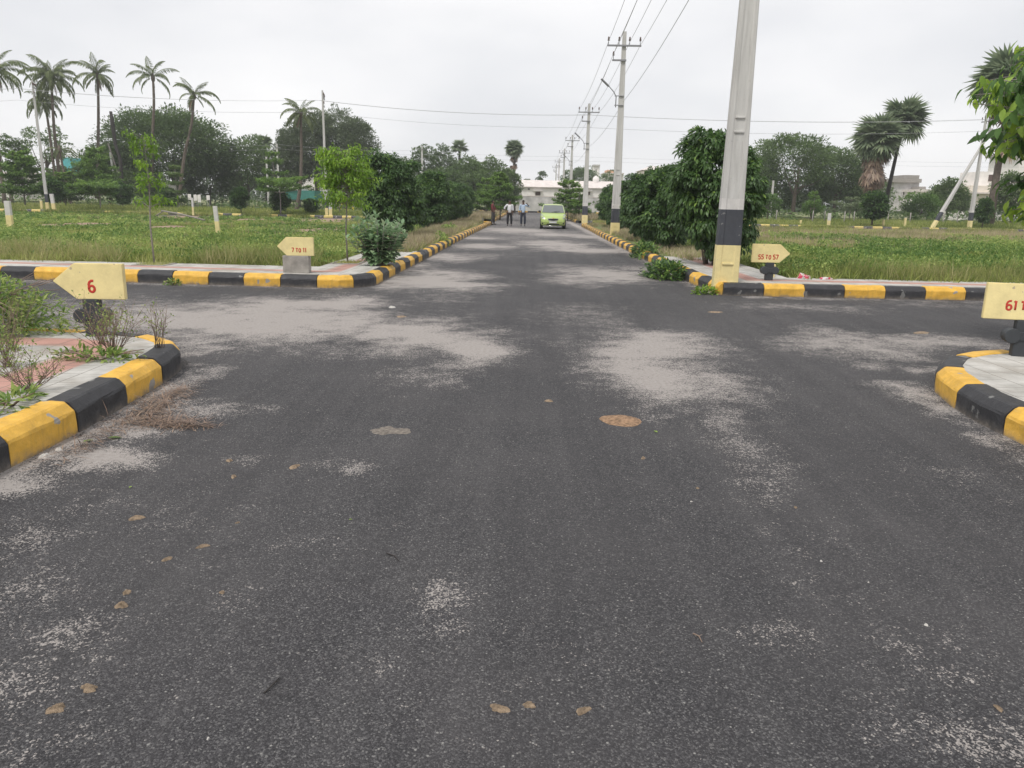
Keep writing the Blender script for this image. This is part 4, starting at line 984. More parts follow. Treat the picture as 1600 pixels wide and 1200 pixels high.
# --- near right: big leaved branch entering the frame
def big_leaf_tree():
    rng = np.random.default_rng(21); Yt = 9.0; cx = 6.12
    r = empty('big_leaved_tree', (cx, Yt, .1), 0, 'near tree with large drooping leaves and bright green tips at the right edge', 'tree'); s = Soup(); mb = MB()
    mb.tube([(.1, 0, -.1), (.05, .05, 1.0), (0, 0, 2.0), (.05, 0, 3.2)], [.06, .05, .04, .02], M['palebark'], 8)
    br = []
    for k in range(235):
        z = rng.uniform(1.55, 3.35); az = rng.uniform(0, 2*PI); L = rng.uniform(.5, 1.0)*(1.1 if 2.2 < z < 3 else .7)
        if k < 110: az = PI+rng.uniform(-1.3, 1.3); z = [1.6, 1.85, 2.35, 2.5, 2.65, 2.8, 2.95, 3.1, 3.25, 3.4][k % 10]+rng.uniform(-.1, .1); L = (1.2 if 2.2 < z < 3.15 else (.55 if z < 2 else .85))*rng.uniform(.5, 1)
        b = np.array([0, 0, z-.1]); e = np.array([math.cos(az)*L, math.sin(az)*L, rng.uniform(-.08, .22)*L]); mb.tube([tuple(b), tuple(b+e*.5+[0, 0, .06]), tuple(b+e)], [.014, .009, .004], M['palebark'], 5)
        m = 17; u = rng.uniform(.35, 1.06, m)[:, None]; P = b+e*u+[0, 0, .03]+rng.normal(size=(m, 3))*.035
        D = unit(e/L*.35+rdirs(m, rng)*.65+[0, 0, -.85]); l = rng.uniform(.11, .19, m); tip = rng.random() < .42
        s.add(*leaf_long(P, D, unit(np.tile(e/L, (m, 1))+rdirs(m, rng)*.6+[0, 0, .4]), l, l*.46, np.clip((.75 if tip else .12)+rng.uniform(-.12, .25, m), 0, 1), .3))
    link('crown', s.mesh('crown', M['broad']), r); mb.build('trunk', r)
big_leaf_tree()

# --- fallen leafy branch on the right kerb, creepers on kerbs
def heap(name, label, x, y, rx, ry, h, n, mat, ls, cat='plant', z=0, lw=.5, seed=1, group=None, long=True, twigs=6):
    rng = np.random.default_rng(seed); r = empty(name, (x, y, z), 0, label, cat, group); s = Soup(); mb = MB()
    e = rdirs(n, rng); e[:, 2] = abs(e[:, 2]); q = rng.uniform(.2, 1, n)**.5*(.7+.5*vnoise(e[:, 0]*2+5, e[:, 1]*2+5, seed))
    P = e*q[:, None]*np.array([rx, ry, h]); D = unit(e+rdirs(n, rng)*.8+[0, 0, .1]); l = ls*rng.uniform(.6, 1.3, n)
    s.add(*(leaf_long if long else leaf_quads)(P, D, np.tile(Zup, (n, 1))+rdirs(n, rng)*.5, l, l*lw, np.clip(rng.uniform(0, .9, n), 0, 1)))
    for k in range(twigs):
        a = rng.uniform(0, 6.28); mb.tube([(0, 0, 0), (math.cos(a)*rx*.5, math.sin(a)*ry*.5, h*.6), (math.cos(a)*rx, math.sin(a)*ry, h*rng.uniform(.3, .9))], [.008, .006, .003], M['twig'], 4)
    link('leaves', s.mesh('leaves', M[mat]), r); mb.build('twigs', r); return r
heap('fallen_branch', 'cut leafy branch lying over the right kerb onto the road', 3.2, 17.9, .5, .85, .40, 900, 'hedge', .12, seed=3, cat='branch')
heap('weed_clump', 'small green weed at the foot of the kerb corner under the big pole', 3.42, 14.75, .26, .18, .14, 220, 'fresh', .07, seed=5, group='weeds growing on the kerbs')
heap('weed_clump', 'green creeper hanging over the left kerb beyond the milkweed', -3.15, 28.5, .35, 1.3, .5, 700, 'weed', .11, seed=6, group='weeds growing on the kerbs')
heap('weed_clump', 'green weeds on the left verge beside the leafy shrubs', -3.7, 36.5, .5, 1.8, .55, 800, 'weed', .12, seed=8, group='weeds growing on the kerbs')
heap('weed_clump', 'green creeper on the right kerb under the second leafy shrub', 3.75, 24.6, .45, 1.4, .5, 700, 'hedge', .13, seed=9, group='weeds growing on the kerbs')
heap('weed_clump', 'small weed tuft on the yellow kerb stone behind the arrow 6', -6.6, 14.3, .16, .1, .09, 120, 'weed', .06, seed=10, group='weeds growing on the kerbs')
heap('roadside_bush', 'fine leaved bright green bush at the left edge beside the arrow 6', -5.75, 7.75, .95, .75, .78, 6500, 'weed', .07, cat='bush', z=.15, seed=11, lw=.3, twigs=40)
heap('roadside_bush', 'low green weeds in front of the bright green bush at the left edge', -5.5, 6.6, .55, .5, .28, 1500, 'weed', .07, cat='bush', z=.17, seed=12, lw=.35, twigs=14)

# --- dry twiggy weeds on the near left pavement
def twiggy(label, x, y, h, sp, seed, stems=16, leaves=120, z=.215, name='dry_weed'):
    rng = np.random.default_rng(seed); r = empty(name, (x, y, z), 0, label, 'weed', 'dry weeds on the near left pavement'); s = Soup(); mb = MB(); tips = []
    for k in range(stems):
        a = rng.uniform(0, 6.28); l = h*rng.uniform(.55, 1.1); le = sp*rng.uniform(.2, 1)
        p0 = np.array([rng.normal()*.02, rng.normal()*.02, 0]); p2 = np.array([math.cos(a)*le, math.sin(a)*le, l]); p1 = p0*.5+p2*.5+rng.normal(size=3)*.02
        mb.tube([tuple(p0), tuple(p1), tuple(p2)], [.0035, .0025, .0012], M['twig'], 4)
        for j in range(5):
            u = rng.uniform(.3, .95); b = p0*(1-u)+p2*u+(p1-(p0+p2)/2)*(4*u*(1-u)); e = b+np.array([rng.normal()*.06, rng.normal()*.06, abs(rng.normal())*.07+.02])
            mb.tube([tuple(b), tuple(e)], [.0018, .0009], M['twig'], 3); tips.append(e); tips.append(b*.4+e*.6)
    tips = np.array(tips); P = tips[rng.integers(0, len(tips), leaves)]+rng.normal(size=(leaves, 3))*.012; l = rng.uniform(.012, .032, leaves)
    s.add(*leaf_quads(P, rdirs(leaves, rng)+[0, 0, .3], rdirs(leaves, rng), l, l*.5, rng.uniform(.1, .9, leaves)))
    link('leaves', s.mesh('leaves', M['weed' if seed % 3 else 'straw']), r); mb.build('stems', r); return r
twiggy('twiggy dry weed with many stems right of the black post of the arrow 6', -3.72, 6.75, .46, .42, 1, 34, 420)
twiggy('twiggy dry weed leaning on the black post of the arrow 6', -4.1, 7.25, .42, .2, 2, 14, 160)
twiggy('low dry weed spreading on the pink tiles', -3.62, 5.4, .27, .32, 4, 26, 300)
twiggy('greenish weed standing on the white tiles left of the arrow post', -4.32, 6.2, .32, .2, 5, 22, 420)
twiggy('thin dry stalks at the left edge of the tiled pavement', -4.1, 5.2, .38, .25, 7, 12, 90)
twiggy('fine dry stalks above the pink tiles', -4.35, 5.75, .4, .28, 10, 12, 60)
twiggy('tall thin dry stalks at the kerb corner', -3.45, 7.1, .42, .14, 8, 12, 80)
twiggy('little weed near the yellow kerb stone on the left edge', -3.65, 4.7, .16, .16, 11, 16, 160)
twiggy('straggly weed in front of the bright green bush', -4.75, 6.9, .5, .3, 13, 16, 160)
heap('weed_clump', 'flat green weed lying over the yellow and black kerb stones on the left', -3.5, 5.02, .12, .3, .09, 90, 'weed', .09, z=.22, seed=14, lw=.3, group='weeds growing on the kerbs')
heap('weed_clump', 'low green weeds in the joint of the near left pavement', -3.75, 6.55, .42, .12, .12, 260, 'weed', .06, z=.215, seed=15, lw=.35, group='weeds growing on the kerbs')

# dry grass litter in the gutter
def litter():
    rng = np.random.default_rng(31); s = Soup()
    ctr = [(-2.98, 6.25, .1, .25), (-2.93, 5.9, .14, .3), (-2.86, 5.55, .18, .25), (-2.72, 5.42, .22, .12), (-2.5, 5.35, .2, .06), (-2.98, 5.2, .12, .25), (-2.95, 4.8, .1, .3)]
    for i, (x, y, a, b) in enumerate(ctr):
        m = 260 if i < 5 else 90
        P = np.stack([rng.normal(x, a*.6, m), rng.normal(y, b*.6, m), abs(rng.normal(0, .015, m))+.006], 1)
        D = unit(np.stack([rng.normal(.5, 1, m), rng.normal(0, .8, m), rng.normal(0, .25, m)], 1)); l = rng.uniform(.05, .2, m)
        s.add(*leaf_quads(P, D, np.tile(Zup, (m, 1)), l, np.full(m, .006), rng.uniform(0, .8, m)))
    tag(link('dry_grass_litter', s.mesh('dry_grass_litter', M['dead'])), 'heap of dry reddish grass swept against the near left kerb', 'litter', None, 'stuff')
litter()

# ------------------------------------------------------------------ grass of the fields
def blades(X, Y, Zf, h, w, per, rng, spread=.06, lean=.45, tint=(.2, .8)):
    n = len(X)*per; x = np.repeat(X, per)+rng.normal(0, spread, n); y = np.repeat(Y, per)+rng.normal(0, spread, n); H = np.repeat(h, per)*rng.uniform(.55, 1.15, n)
    P = np.stack([x, y, Zf(x, y)-.02], 1); D = unit(np.stack([rng.normal(0, lean, n), rng.normal(0, lean, n), np.ones(n)], 1))
    t = np.clip(np.repeat(rng.uniform(*tint, len(X))+1.3*(fbm(X*.35, Y*.3, 57)-.5)-.08, per)+rng.normal(0, .13, n), 0, 1)
    V, Q, T = leaf_quads(P, D, rdirs(n, rng), H, np.full(n, w)*rng.uniform(.7, 1.3, n), t, .05); return V, Q, T
def field_pts(rng, n, y0, y1, side, xmin, xlim=62, bias=1.9):
    u = rng.random(int(n)); Y = y0*(y1/y0)**(u**.9); X = side*(xmin+rng.random(len(Y))*(np.minimum(.80*Y+3, xlim)-xmin)); return X, Y
def bare_mask(X, Y):
    m = np.ones(len(X), bool)
    for x0, x1, y0, y1 in bp:
        u = (X-(x0+x1)/2)/((x1-x0)/2); v = (Y-(y0+y1)/2)/((y1-y0)/2); m &= (u*u+v*v+1.4*(fbm(X*.9, Y*.9, 9)-.5)) > .8
    return m
rng = np.random.default_rng(3)
s = Soup(); d = Soup(); sd_ = Soup(); w = Soup()
for side in (-1, 1):
    xm = 4.5 if side < 0 else 5.6
    y0 = 16.6 if side < 0 else 16.1
    X, Y = field_pts(rng, 26000, y0, 56, side, xm); k = bare_mask(X, Y); X, Y = X[k], Y[k]
    pat = fbm(X*.28, Y*.18, 50); h = .12+.24*pat; Y = Y-.45*np.exp(-(Y-y0)/.8)*fbm(X*1.3, Y*0+3, 77); near = np.exp(-((Y-y0)/2.2)**2); h = h+near*.34*(fbm(X*.6, Y*.5, 78)-.15); h = h*(.6+.9*fbm(X*.9, Y*.5, 79))
    h = h*np.where(Y > 24, .42 if side < 0 else .7, 1)*np.where(Y > 53, 1.5, 1)
    s.add(*blades(X, Y, fieldz, h, .016, 6, rng, tint=(.1, .75)))
    s.add(*blades(X[Y > 28], Y[Y > 28], fieldz, h[Y > 28]*.9, .03, 5, rng, .15, tint=(.15, .7)))
    # yellowish taller stems along the pavement edge
    m = 3600; Yd = y0-.1+abs(rng.normal(0, 1.5, m)); Xd = side*(xm+rng.random(m)*(.80*Yd+3-xm))
    kk = fbm(Xd*.5, Yd*.5, 63) > .42; Xd, Yd = Xd[kk], Yd[kk]
    d.add(*blades(Xd, Yd, fieldz, np.full(len(Xd), .5)*(.5+fbm(Xd*.8, Yd*.8, 64)), .009, 4, rng, .05, .35, (.1, .9)))
    m = 5000 if side > 0 else 2600; Yp = rng.uniform(28, 56, m) if side > 0 else rng.uniform(17, 56, m); Xp = side*(xm+rng.random(m)*(.80*Yp+3-xm))
    kk = (fbm(Xp*.2, Yp*.2, 71) > (.40 if side > 0 else .56)) & bare_mask(Xp, Yp); Xp, Yp = Xp[kk], Yp[kk]
    sd_.add(*blades(Xp, Yp, fieldz, np.full(len(Xp), .40 if side > 0 else .24), .016, 5, rng, .18, .35, (.1, .8)))
    # leafy low weeds
    m = 9000 if side > 0 else 6500; Xw, Yw = field_pts(rng, m, y0+.4, 40 if side > 0 else 56, side, xm); kk = (fbm(Xw*.3, Yw*.3, 90) > .42) & bare_mask(Xw, Yw); Xw, Yw = Xw[kk], Yw[kk]
    n = 13; x = np.repeat(Xw, n)+rng.normal(0, .11, len(Xw)*n); y = np.repeat(Yw, n)+rng.normal(0, .11, len(Xw)*n); hh = np.repeat(.1+.28*fbm(Xw*.6, Yw*.6, 95), n)*rng.uniform(.5, 1.15, len(x))*np.where((y > 24) & (side < 0), .45, 1)
    P = np.stack([x, y, fieldz(x, y)+hh], 1); D = rdirs(len(x), rng)+[0, 0, .15]; L = rng.uniform(.05, .1, len(x))*(1+np.clip((y-25)/30, 0, .8))
    w.add(*leaf_quads(P, D, np.tile(Zup, (len(x), 1)), L, L*.62, np.clip(np.repeat(rng.uniform(0, .8, len(Xw))+1.4*(fbm(Xw*.3, Yw*.3, 58)-.5), n)+rng.normal(0, .12, len(x)), 0, 1)))
# bushier clumps of weeds near the pavements
for side in (-1, 1):
    for k in range(80):
        Yc = (16.9 if side < 0 else 16.6)+abs(rng.normal(0, 3.2)); Xc = side*((4.8 if side < 0 else 5.9)+rng.random()*(.72*Yc-2)); rr = rng.uniform(.2, .65); hh = rng.uniform(.2, .68); m = 230
        e = rdirs(m, rng); e[:, 2] = abs(e[:, 2]); P = np.array([Xc, Yc, .12])+e*np.array([rr, rr, hh])*rng.uniform(.3, 1.1, (m, 1)); L = rng.uniform(.04, .1, m)
        (w if k % 3 else s).add(*leaf_quads(P, unit(e+rdirs(m, rng)*.7+Zup*.5), np.tile(Zup, (m, 1))+rdirs(m, rng)*.4, L*(1 if k % 3 else 1.8), L*(.5 if k % 3 else .12), np.clip(rng.uniform(0, .7)+rng.normal(0, .13, m), 0, 1)))
tag(link('grass', s.mesh('grass', M['grass'])), 'green and yellowish grass covering the open plots', 'grass', None, 'stuff')
tag(link('low_weeds', w.mesh('low_weeds', M['weed'])), 'bright green low leafy weeds in the plots', 'weeds', None, 'stuff')
tag(link('edge_grass', d.mesh('edge_grass', M['olivegrass'])), 'olive coloured tall grass at the pavement edges', 'grass', None, 'stuff')
tag(link('seeding_grass', sd_.mesh('seeding_grass', M['seed'])), 'brownish seeding grass in the far part of the plots', 'grass', None, 'stuff')
# taller rough growth beyond the second street
s = Soup()
for (xa, xb) in ((-62, -4), (5.5, 55)):
    m = 5200; X = rng.uniform(xa, xb, m); Y = rng.uniform(63.5, 64.3, m); kk = fbm(X*.45, X*0, 15) > .47; X, Y = X[kk], Y[kk]
    s.add(*blades(X, Y, lambda a, b: a*0, np.full(len(X), .34), .04, 5, rng, .1, .4, (.1, .8)))
for side in (-1, 1):
    m = 15000; Y = 65.2+abs(rng.normal(0, 12, m)); X = side*(4.6+rng.random(m)*(.78*Y)); h = .25+.6*fbm(X*.12, Y*.12, 33)**1.5
    h = np.where(Y < 67, .3, h)
    s.add(*blades(X, Y, fieldz, h, .045, 6, rng, .3, .5, (.0, .7)))
tag(link('tall_grass', s.mesh('tall_grass', M['grass'])), 'rank tall grass and weeds beyond the second street', 'grass', None, 'stuff')
# verges of the main road beyond the pavements: dry straw and weeds
s = Soup(); s2 = Soup()
def vz(X, Y): return .18+0*X
for (x0, x1, y0, y1, m, h, far_) in [(-4.7, -3.2, 21.5, 56, 5200, .42, 0), (-4.9, -3.1, 64.9, 112, 4200, .62, 1), (4.1, 5.6, 20.5, 56, 3000, .28, 0), (4.2, 6.5, 64.9, 112, 4200, .66, 1), (-8, -4.6, 65.3, 80, 900, .5, 1)]:
    X = rng.uniform(x0, x1, m); Y = rng.uniform(y0, y1, m); k = fbm(X*.4, Y*.25, 44) > .36; X, Y = X[k], Y[k]
    s.add(*blades(X, Y, vz, np.full(len(X), h)*(.6+.6*fbm(X*.5, Y*.3, 46)), .011 if not far_ else .03, 5, rng, .06, .4, (0, .9)))
    s2.add(*blades(X[::2], Y[::2], vz, np.full(len(X[::2]), h*.7), .016, 5, rng, .07, .5, (0, .6)))
tag(link('dry_verge_grass', s.mesh('dry_verge_grass', M['straw'])), 'dry buff grass growing on the roadside verges', 'grass', None, 'stuff')
tag(link('green_verge_grass', s2.mesh('green_verge_grass', M['grass'])), 'green grass mixed into the roadside verges', 'grass', None, 'stuff')
# tree pits
for x, y, lab in [(-4.04, 17.45, 'square planting pit with a concrete rim under the bushier young tree'), (-7.75, 16.0, 'square planting pit under the sparse young tree on the left')]:
    r = empty('tree_pit', (x, y, .185), 0, lab, 'tree pit'); t = MB()
    for a, b, c, d_ in [(0, -.3, .66, .06), (0, .3, .66, .06), (-.3, 0, .06, .54), (.3, 0, .06, .54)]: t.bbox((a, b, .02), (c, d_, .07), M['block'], .01)
    t.build('rim', r); q = Soup(); m = 160; X = rng.uniform(-.26, .26, m); Y = rng.uniform(-.26, .26, m); q.add(*blades(X, Y, lambda a, b: a*0+.0, np.full(m, .14), .008, 5, rng, .02)); link('pit_grass', q.mesh('pit_grass', M['grass']), r)
# ------------------------------------------------------------------ buildings
M['wallwhite'] = painted('white_plaster', (.84, .80, .77), (.6, .58, .56), amount=.0, dirt=.12, scale=.25)
M['wallcream'] = painted('cream_plaster', (.74, .67, .58), (.5, .46, .42), amount=.0, dirt=.15, scale=.25)
M['roofsheet'] = plain('fibre_cement_roof', (.66, .60, .57), .9, .15, 1.5, bmp=.2)
M['greywall'] = plain('bare_block_wall', (.50, .485, .475), .95, .25, 1.2, bmp=.4)
M['dark'] = plain('window_dark', (.05, .045, .045), .3, .2, 4)
M['brownframe'] = plain('brown_shutter', (.10, .07, .06), .7, .2, 4)
M['teal'] = plain('teal_netting', (.10, .40, .42), .8, .15, 3)
M['greensheet'] = plain('green_shade_net', (.05, .20, .17), .8, .2, 3)
M['orange'] = plain('orange_plaster', (.62, .36, .22), .8, .1, 3)
M['bluepaint'] = plain('blue_paint', (.05, .09, .3), .6, .1, 3)
M['redtile'] = plain('red_roof', (.30, .09, .07), .8, .2, 3)
M['yellowpaint'] = plain('yellow_steel', (.75, .58, .05), .5, .1, 3)
def fbox(px0, px1, ptop, pbot, Y, depth, mat, mb, yo=0, rx=None):
    """box whose front stands Y metres away"""
    x0 = fx(px0, Y); x1 = fx(px1, Y); z1 = far((px0+px1)/2, ptop, Y)[1]; z0 = max(-.1, far((px0+px1)/2, pbot, Y)[1])
    mb.box(((x0+x1)/2, Y+depth/2+yo, (z0+z1)/2), (x1-x0, depth, z1-z0), mat); return x0, x1, z0, z1
def house(label, name='house'):
    r = empty(name, (0, 0, 0), 0, label, 'building' if name != 'boundary_wall' else 'wall'); return r
def part(r, nm, f, *a, parent=None, **k):
    mb = MB(); f(*a, mb, **k); return mb.build(nm, parent or r)
def settle(r):
    """put the Empty at the foot of its building"""
    bpy.context.view_layer.update(); xs = []; ys = []
    for o in r.children:
        if o.type == 'MESH': xs += [v.co.x for v in o.data.vertices]; ys += [v.co.y for v in o.data.vertices]
    c = Vector(((min(xs)+max(xs))/2, min(ys), 0)); r.location = c
    for o in r.children: o.location = o.location-c
def window(r, px0, px1, p0, p1, Y, hood=True, mat='brownframe'):
    mb = MB(); x0, x1, z0, z1 = fbox(px0, px1, p0, p1, Y-.06, .08, M['wallwhite'], mb); w = mb.build('window', r)
    t = MB(); t.box(((x0+x1)/2, Y-.085, (z0+z1)/2), (x1-x0-.14, .05, z1-z0-.14), M[mat]); t.build('shutter', w)
    if hood: h = MB(); h.box(((x0+x1)/2, Y-.3, z1+.08), (x1-x0+.5, .5, .08), M['wallwhite']); h.build('sunshade', w)
Y = 132
r = house('long low white house with small dark windows closing the end of the road')
part(r, 'wall', fbox, 807, 985, 292, 330, Y, 9, M['wallwhite'])
t = MB(); x0, x1 = fx(805.5, Y), fx(988, Y); z = far(890, 292.5, Y)[1]; zr = z+1.15
t.add([(x0, Y-.4, z-.03), (x1, Y-.4, z-.03), (x1, Y+4.5, zr), (x0+.6, Y+4.5, zr), (x1, Y+9.4, z), (x0, Y+9.4, z), (x0, Y-.4, z-.13), (x1, Y-.4, z-.13)], [(0, 1, 2, 3), (3, 2, 4, 5), (0, 3, 5), (0, 1, 7, 6), (1, 2, 4)], M['roofsheet']); t.build('roof', r)
window(r, 810.5, 815.5, 293.8, 297, Y, False, 'dark'); window(r, 823.5, 828, 293.8, 297, Y, False, 'dark'); window(r, 835.5, 844.5, 299, 306, Y, True)
window(r, 915, 922, 299, 305, Y, True); settle(r)
r = house('rough grey boundary wall in front of the white house', 'boundary_wall')
t = MB(); x0 = fx(803, 126); x1 = fx(1010, 126); z1 = far(830, 307, 126)[1]; t.box(((x0+x1)/2, 126.1, z1/2), (x1-x0, .2, z1), M['greywall']); t.build('wall', r)
t = MB(); t.box(((x0+x1)/2, 126.1, z1+.05), (x1-x0+.1, .3, .1), M['roofsheet']); t.build('coping', r); settle(r)
r = house('white round water tank standing on the roof of the long low house', 'water_tank'); x = fx(931, 134); z = far(931, 283, 134)[1]
r.location = (x, 136, z-.3); r['category'] = 'water tank'
t = MB(); t.lathe([(.5, 0), (.55, .1), (.55, .7), (.48, .95), (.2, 1.15), (.05, 1.2)], M['wallwhite'], 16); t.build('tank_body', r); t = MB(); t.lathe([(.1, 1.15), (.12, 1.25), (.05, 1.28)], M['wallwhite'], 10); t.build('lid', r)
r = house('pale tower like building with a flat roof far behind the third power pole'); part(r, 'wall', fbox, 925, 934.5, 259, 318, 230, 6, M['wallwhite']); part(r, 'roof', fbox, 924.5, 935, 257, 259, 229.5, 7, M['greywall']); window(r, 928, 930, 264, 268, 230, False, 'dark'); settle(r)
r = house('orange and white house far behind the second power pole'); part(r, 'wall', fbox, 942, 972, 271, 318, 215, 8, M['wallwhite']); part(r, 'upper_floor', fbox, 946, 962, 265.5, 271, 214.6, 7, M['orange']); part(r, 'roof', fbox, 941, 973, 270, 271.5, 214.2, 9, M['roofsheet']); window(r, 950, 953, 275, 280, 215, False, 'dark'); settle(r)
r = house('pale house with a hipped roof behind the leafy shrubs on the right')
part(r, 'wall', fbox, 1003, 1052, 266, 318, 140, 9, M['wallcream'])
t = MB(); x0, x1 = fx(1000, 140), fx(1055, 140); z = far(1025, 266, 140)[1]; zr = far(1025, 258, 140)[1]; t.add([(x0, 139.5, z), (x1, 139.5, z), (x1, 149.5, z), (x0, 149.5, z), (x0+1.9, 144, zr), (x1-1.5, 144, zr)], [(0, 1, 5, 4), (1, 2, 5), (2, 3, 4, 5), (3, 0, 4)], M['roofsheet']); t.build('roof', r); window(r, 1022, 1028, 268, 274, 140, False, 'dark'); settle(r)
# right side
r = house('unfinished grey concrete building with stepped roof behind the fan palms')
part(r, 'wall', fbox, 1393, 1432, 284, 330, 140, 9, M['greywall']); part(r, 'parapet', fbox, 1388, 1435, 279, 285, 139.4, 10, M['block']); part(r, 'stair_tower', fbox, 1408, 1430.5, 273.5, 279, 141, 5, M['block']); window(r, 1408, 1416, 299, 305, 140, False, 'dark'); settle(r)
r = house('low white house between the grey building and the bushy tree'); part(r, 'wall', fbox, 1432, 1474, 300, 330, 135, 8, M['wallwhite']); part(r, 'roof', fbox, 1431, 1475, 296, 300, 134.6, 9, M['roofsheet']); part(r, 'roof_block', fbox, 1434, 1443, 291.5, 296, 137, 3, M['block']); window(r, 1440, 1446, 304, 309, 135, False, 'dark'); settle(r)
r = house('cream house with one small square window behind the propped pole')
part(r, 'wall', fbox, 1508, 1650, 303, 322, 108, 9, M['wallcream']); part(r, 'base', fbox, 1506, 1655, 321, 345, 107.7, 9.6, M['greywall']); part(r, 'ledge', fbox, 1505, 1652, 301.5, 303.5, 107.4, 9.8, M['roofsheet']); part(r, 'upper_wall', fbox, 1512, 1650, 291, 301.5, 108.3, 8, M['wallcream']); part(r, 'upper_storey', fbox, 1524, 1552, 268, 291, 110, 5, M['wallwhite']); part(r, 'side_block', fbox, 1500, 1509, 309, 345, 106, 4, M['wallwhite'])
window(r, 1538, 1542, 305.5, 309.5, 108, False, 'dark'); window(r, 1537, 1548, 272, 284, 110, False, 'brownframe'); settle(r)
r = house('tall greyish building at the right edge partly behind the big leaves'); part(r, 'wall', fbox, 1583, 1680, 243, 330, 150, 10, M['wallwhite']); part(r, 'parapet', fbox, 1580, 1684, 238, 243, 149.5, 11, M['block']); window(r, 1592, 1600, 248, 256, 150, False, 'dark'); settle(r)
# left side
r = house('white house with a turquoise netted side seen between the coconut trunks'); part(r, 'wall', fbox, 96, 112, 248, 312, 125, 8, M['wallwhite']); part(r, 'netting', fbox, 104, 118, 246, 280, 124.5, 8, M['teal']); part(r, 'roof', fbox, 94, 122, 273, 276, 123.8, 8, M['greywall']); window(r, 98, 102, 274, 280, 125, False, 'dark'); settle(r)
r = house('pale low house hidden by trees at the left edge'); part(r, 'wall', fbox, -20, 28, 272, 310, 120, 8, M['wallwhite']); part(r, 'roof', fbox, -22, 30, 268, 272, 119.5, 9, M['roofsheet']); window(r, 4, 8, 277, 283, 120, False, 'dark'); settle(r)
r = house('small white house with a red roof edge and a blue door behind the green netting'); part(r, 'wall', fbox, 455, 492, 277, 312, 130, 7, M['wallwhite']); part(r, 'roof', fbox, 454, 468, 272.5, 277, 129.6, 7.6, M['redtile']); part(r, 'door', fbox, 461.5, 466, 280.5, 291, 129.9, .2, M['bluepaint']); window(r, 480, 487, 290, 294, 130, False, 'dark'); settle(r)
r = house('long green netted shed with a pale roof edge', 'shed'); part(r, 'netting_wall', fbox, 447, 492, 297.5, 312, 98, 4, M['greensheet']); part(r, 'roof_edge', fbox, 440, 467, 294.5, 297, 97.8, 4.4, M['wallwhite']); part(r, 'support', fbox, 466, 469, 311, 322, 98, .4, M['dark']); settle(r); r['category'] = 'shed'

# plot marker posts, white above yellow
def marker(px, base, top, label, w=.13, lean=0, Y=None, yel=.42):
    if Y is None: x, Y = at(px, base, .12)
    else: x = fx(px, Y)
    Y = min(Y, 66.5) if base > 330 else Y; x = fx(px, Y); z1 = max(.3, far(px, top, Y)[1]-.12)
    r = empty('marker_post', (x, Y, .12), .2, label, 'post', 'white and yellow plot marker posts'); r.rotation_euler[1] = lean
    t = MB(); t.bbox((0, 0, z1*yel/2), (w, w, z1*yel+.1), M['poleyellow'], .012); t.build('painted_foot', r)
    t = MB(); t.bbox((0, 0, z1*(.5+yel/2)), (w-.006, w-.006, z1*(1-yel)), M['polewhite'], .012); t.build('shaft', r)
marker(338, 366, 322, 'leaning white and yellow post nearest in the left field', .16, -.05)
marker(12, 355, 314, 'white and yellow post at the left edge of the left field', .22)
marker(84, 328, 303, 'white and yellow post beside the leaning concrete pole', .26, Y=64.9, lean=-.06)
marker(301, 333, 309, 'small white and yellow post in front of the big dark tree', .14, Y=62)
marker(1298, 354, 333, 'white and yellow post behind the right field', .2, Y=64.9)
marker(516, 341, 313, 'white and yellow post touching the concrete pole in the left field', .26, Y=64.7)
marker(1384, 355, 343, 'short yellow stub post right of the round clipped bush', .15, Y=66.2, yel=.9)
marker(1418, 352, 340, 'short yellow stub post left of the slanting strut', .14, Y=67, yel=.9)
marker(1254, 352, 344, 'tiny yellow stub post behind the right field kerb', .13, Y=66.5, yel=.9)
marker(65, 327, 313, 'yellow stub left of the leaning concrete pole', .18, Y=65.8, yel=.9)
for k, (px, t_, b_, lab) in enumerate([(282, 305, 316, 'leftmost'), (297, 303, 313, 'second'), (306, 304, 314, 'third'), (312, 304, 316.5, 'fourth'), (326, 305, 313, 'rightmost')]):
    Y = 82; x = fx(px, Y); z0 = .9; r = empty('notice_board', (x, Y, 0), 0, lab+' of the five small white boards on legs before the big dark tree', 'board', 'small white boards')
    t = MB(); t.bbox((0, 0, far(px, (t_+b_)/2, Y)[1]), (.34, .05, (b_-t_)/1200*Y*.9), M['wallwhite'], .01); t.build('panel', r)
    for q in (-.12, .12): t = MB(); t.box((q, 0, .55), (.04, .04, 1.1), M['galv']); t.build('leg', r)
# fence posts right
for k, (px, b_, t_) in enumerate([(1322, 348, 331), (1337, 348, 333), (1391, 350, 332), (1425, 347, 333), (1215, 345, 336), (1290, 346, 338), (1272, 344, 331), (1477, 345, 335), (1500, 345, 334)]):
    Y = 74+(k % 3); r = empty('fence_post', (fx(px, Y), Y, 0), k, 'one of the thin grey stone posts standing in the rough grass behind the right field', 'post', 'thin grey stone posts')
    t = MB(); t.tube([(0, 0, -.1), (.03*(k % 3), .02, 1.35)], [.065, .05], M['block'], 5); t.build('shaft', r)
    t = MB(); t.tube([(.02, .05, 1.15), (.02, -.05, 1.15)], .012, M['galv'], 5); t.build('wire_tie', r)
# white pipe / log lying in left field
a = at(254, 341, .3); b = at(318, 351, .3)
a = (fx(252, 50), 50); b = (fx(318, 44), 44)
t = MB(); t.tube([(a[0], a[1], .62), ((a[0]+b[0])/2, (a[1]+b[1])/2, .5), (b[0], b[1], .28)], [.06, .05, .05], M['palebark'], 7); t.tube([(a[0]+.1, a[1], .6), (a[0]-.4, a[1], .3)], .04, M['palebark'], 6); tag(t.build('fallen_log'), 'pale bare fallen log lying in the left field', 'log')
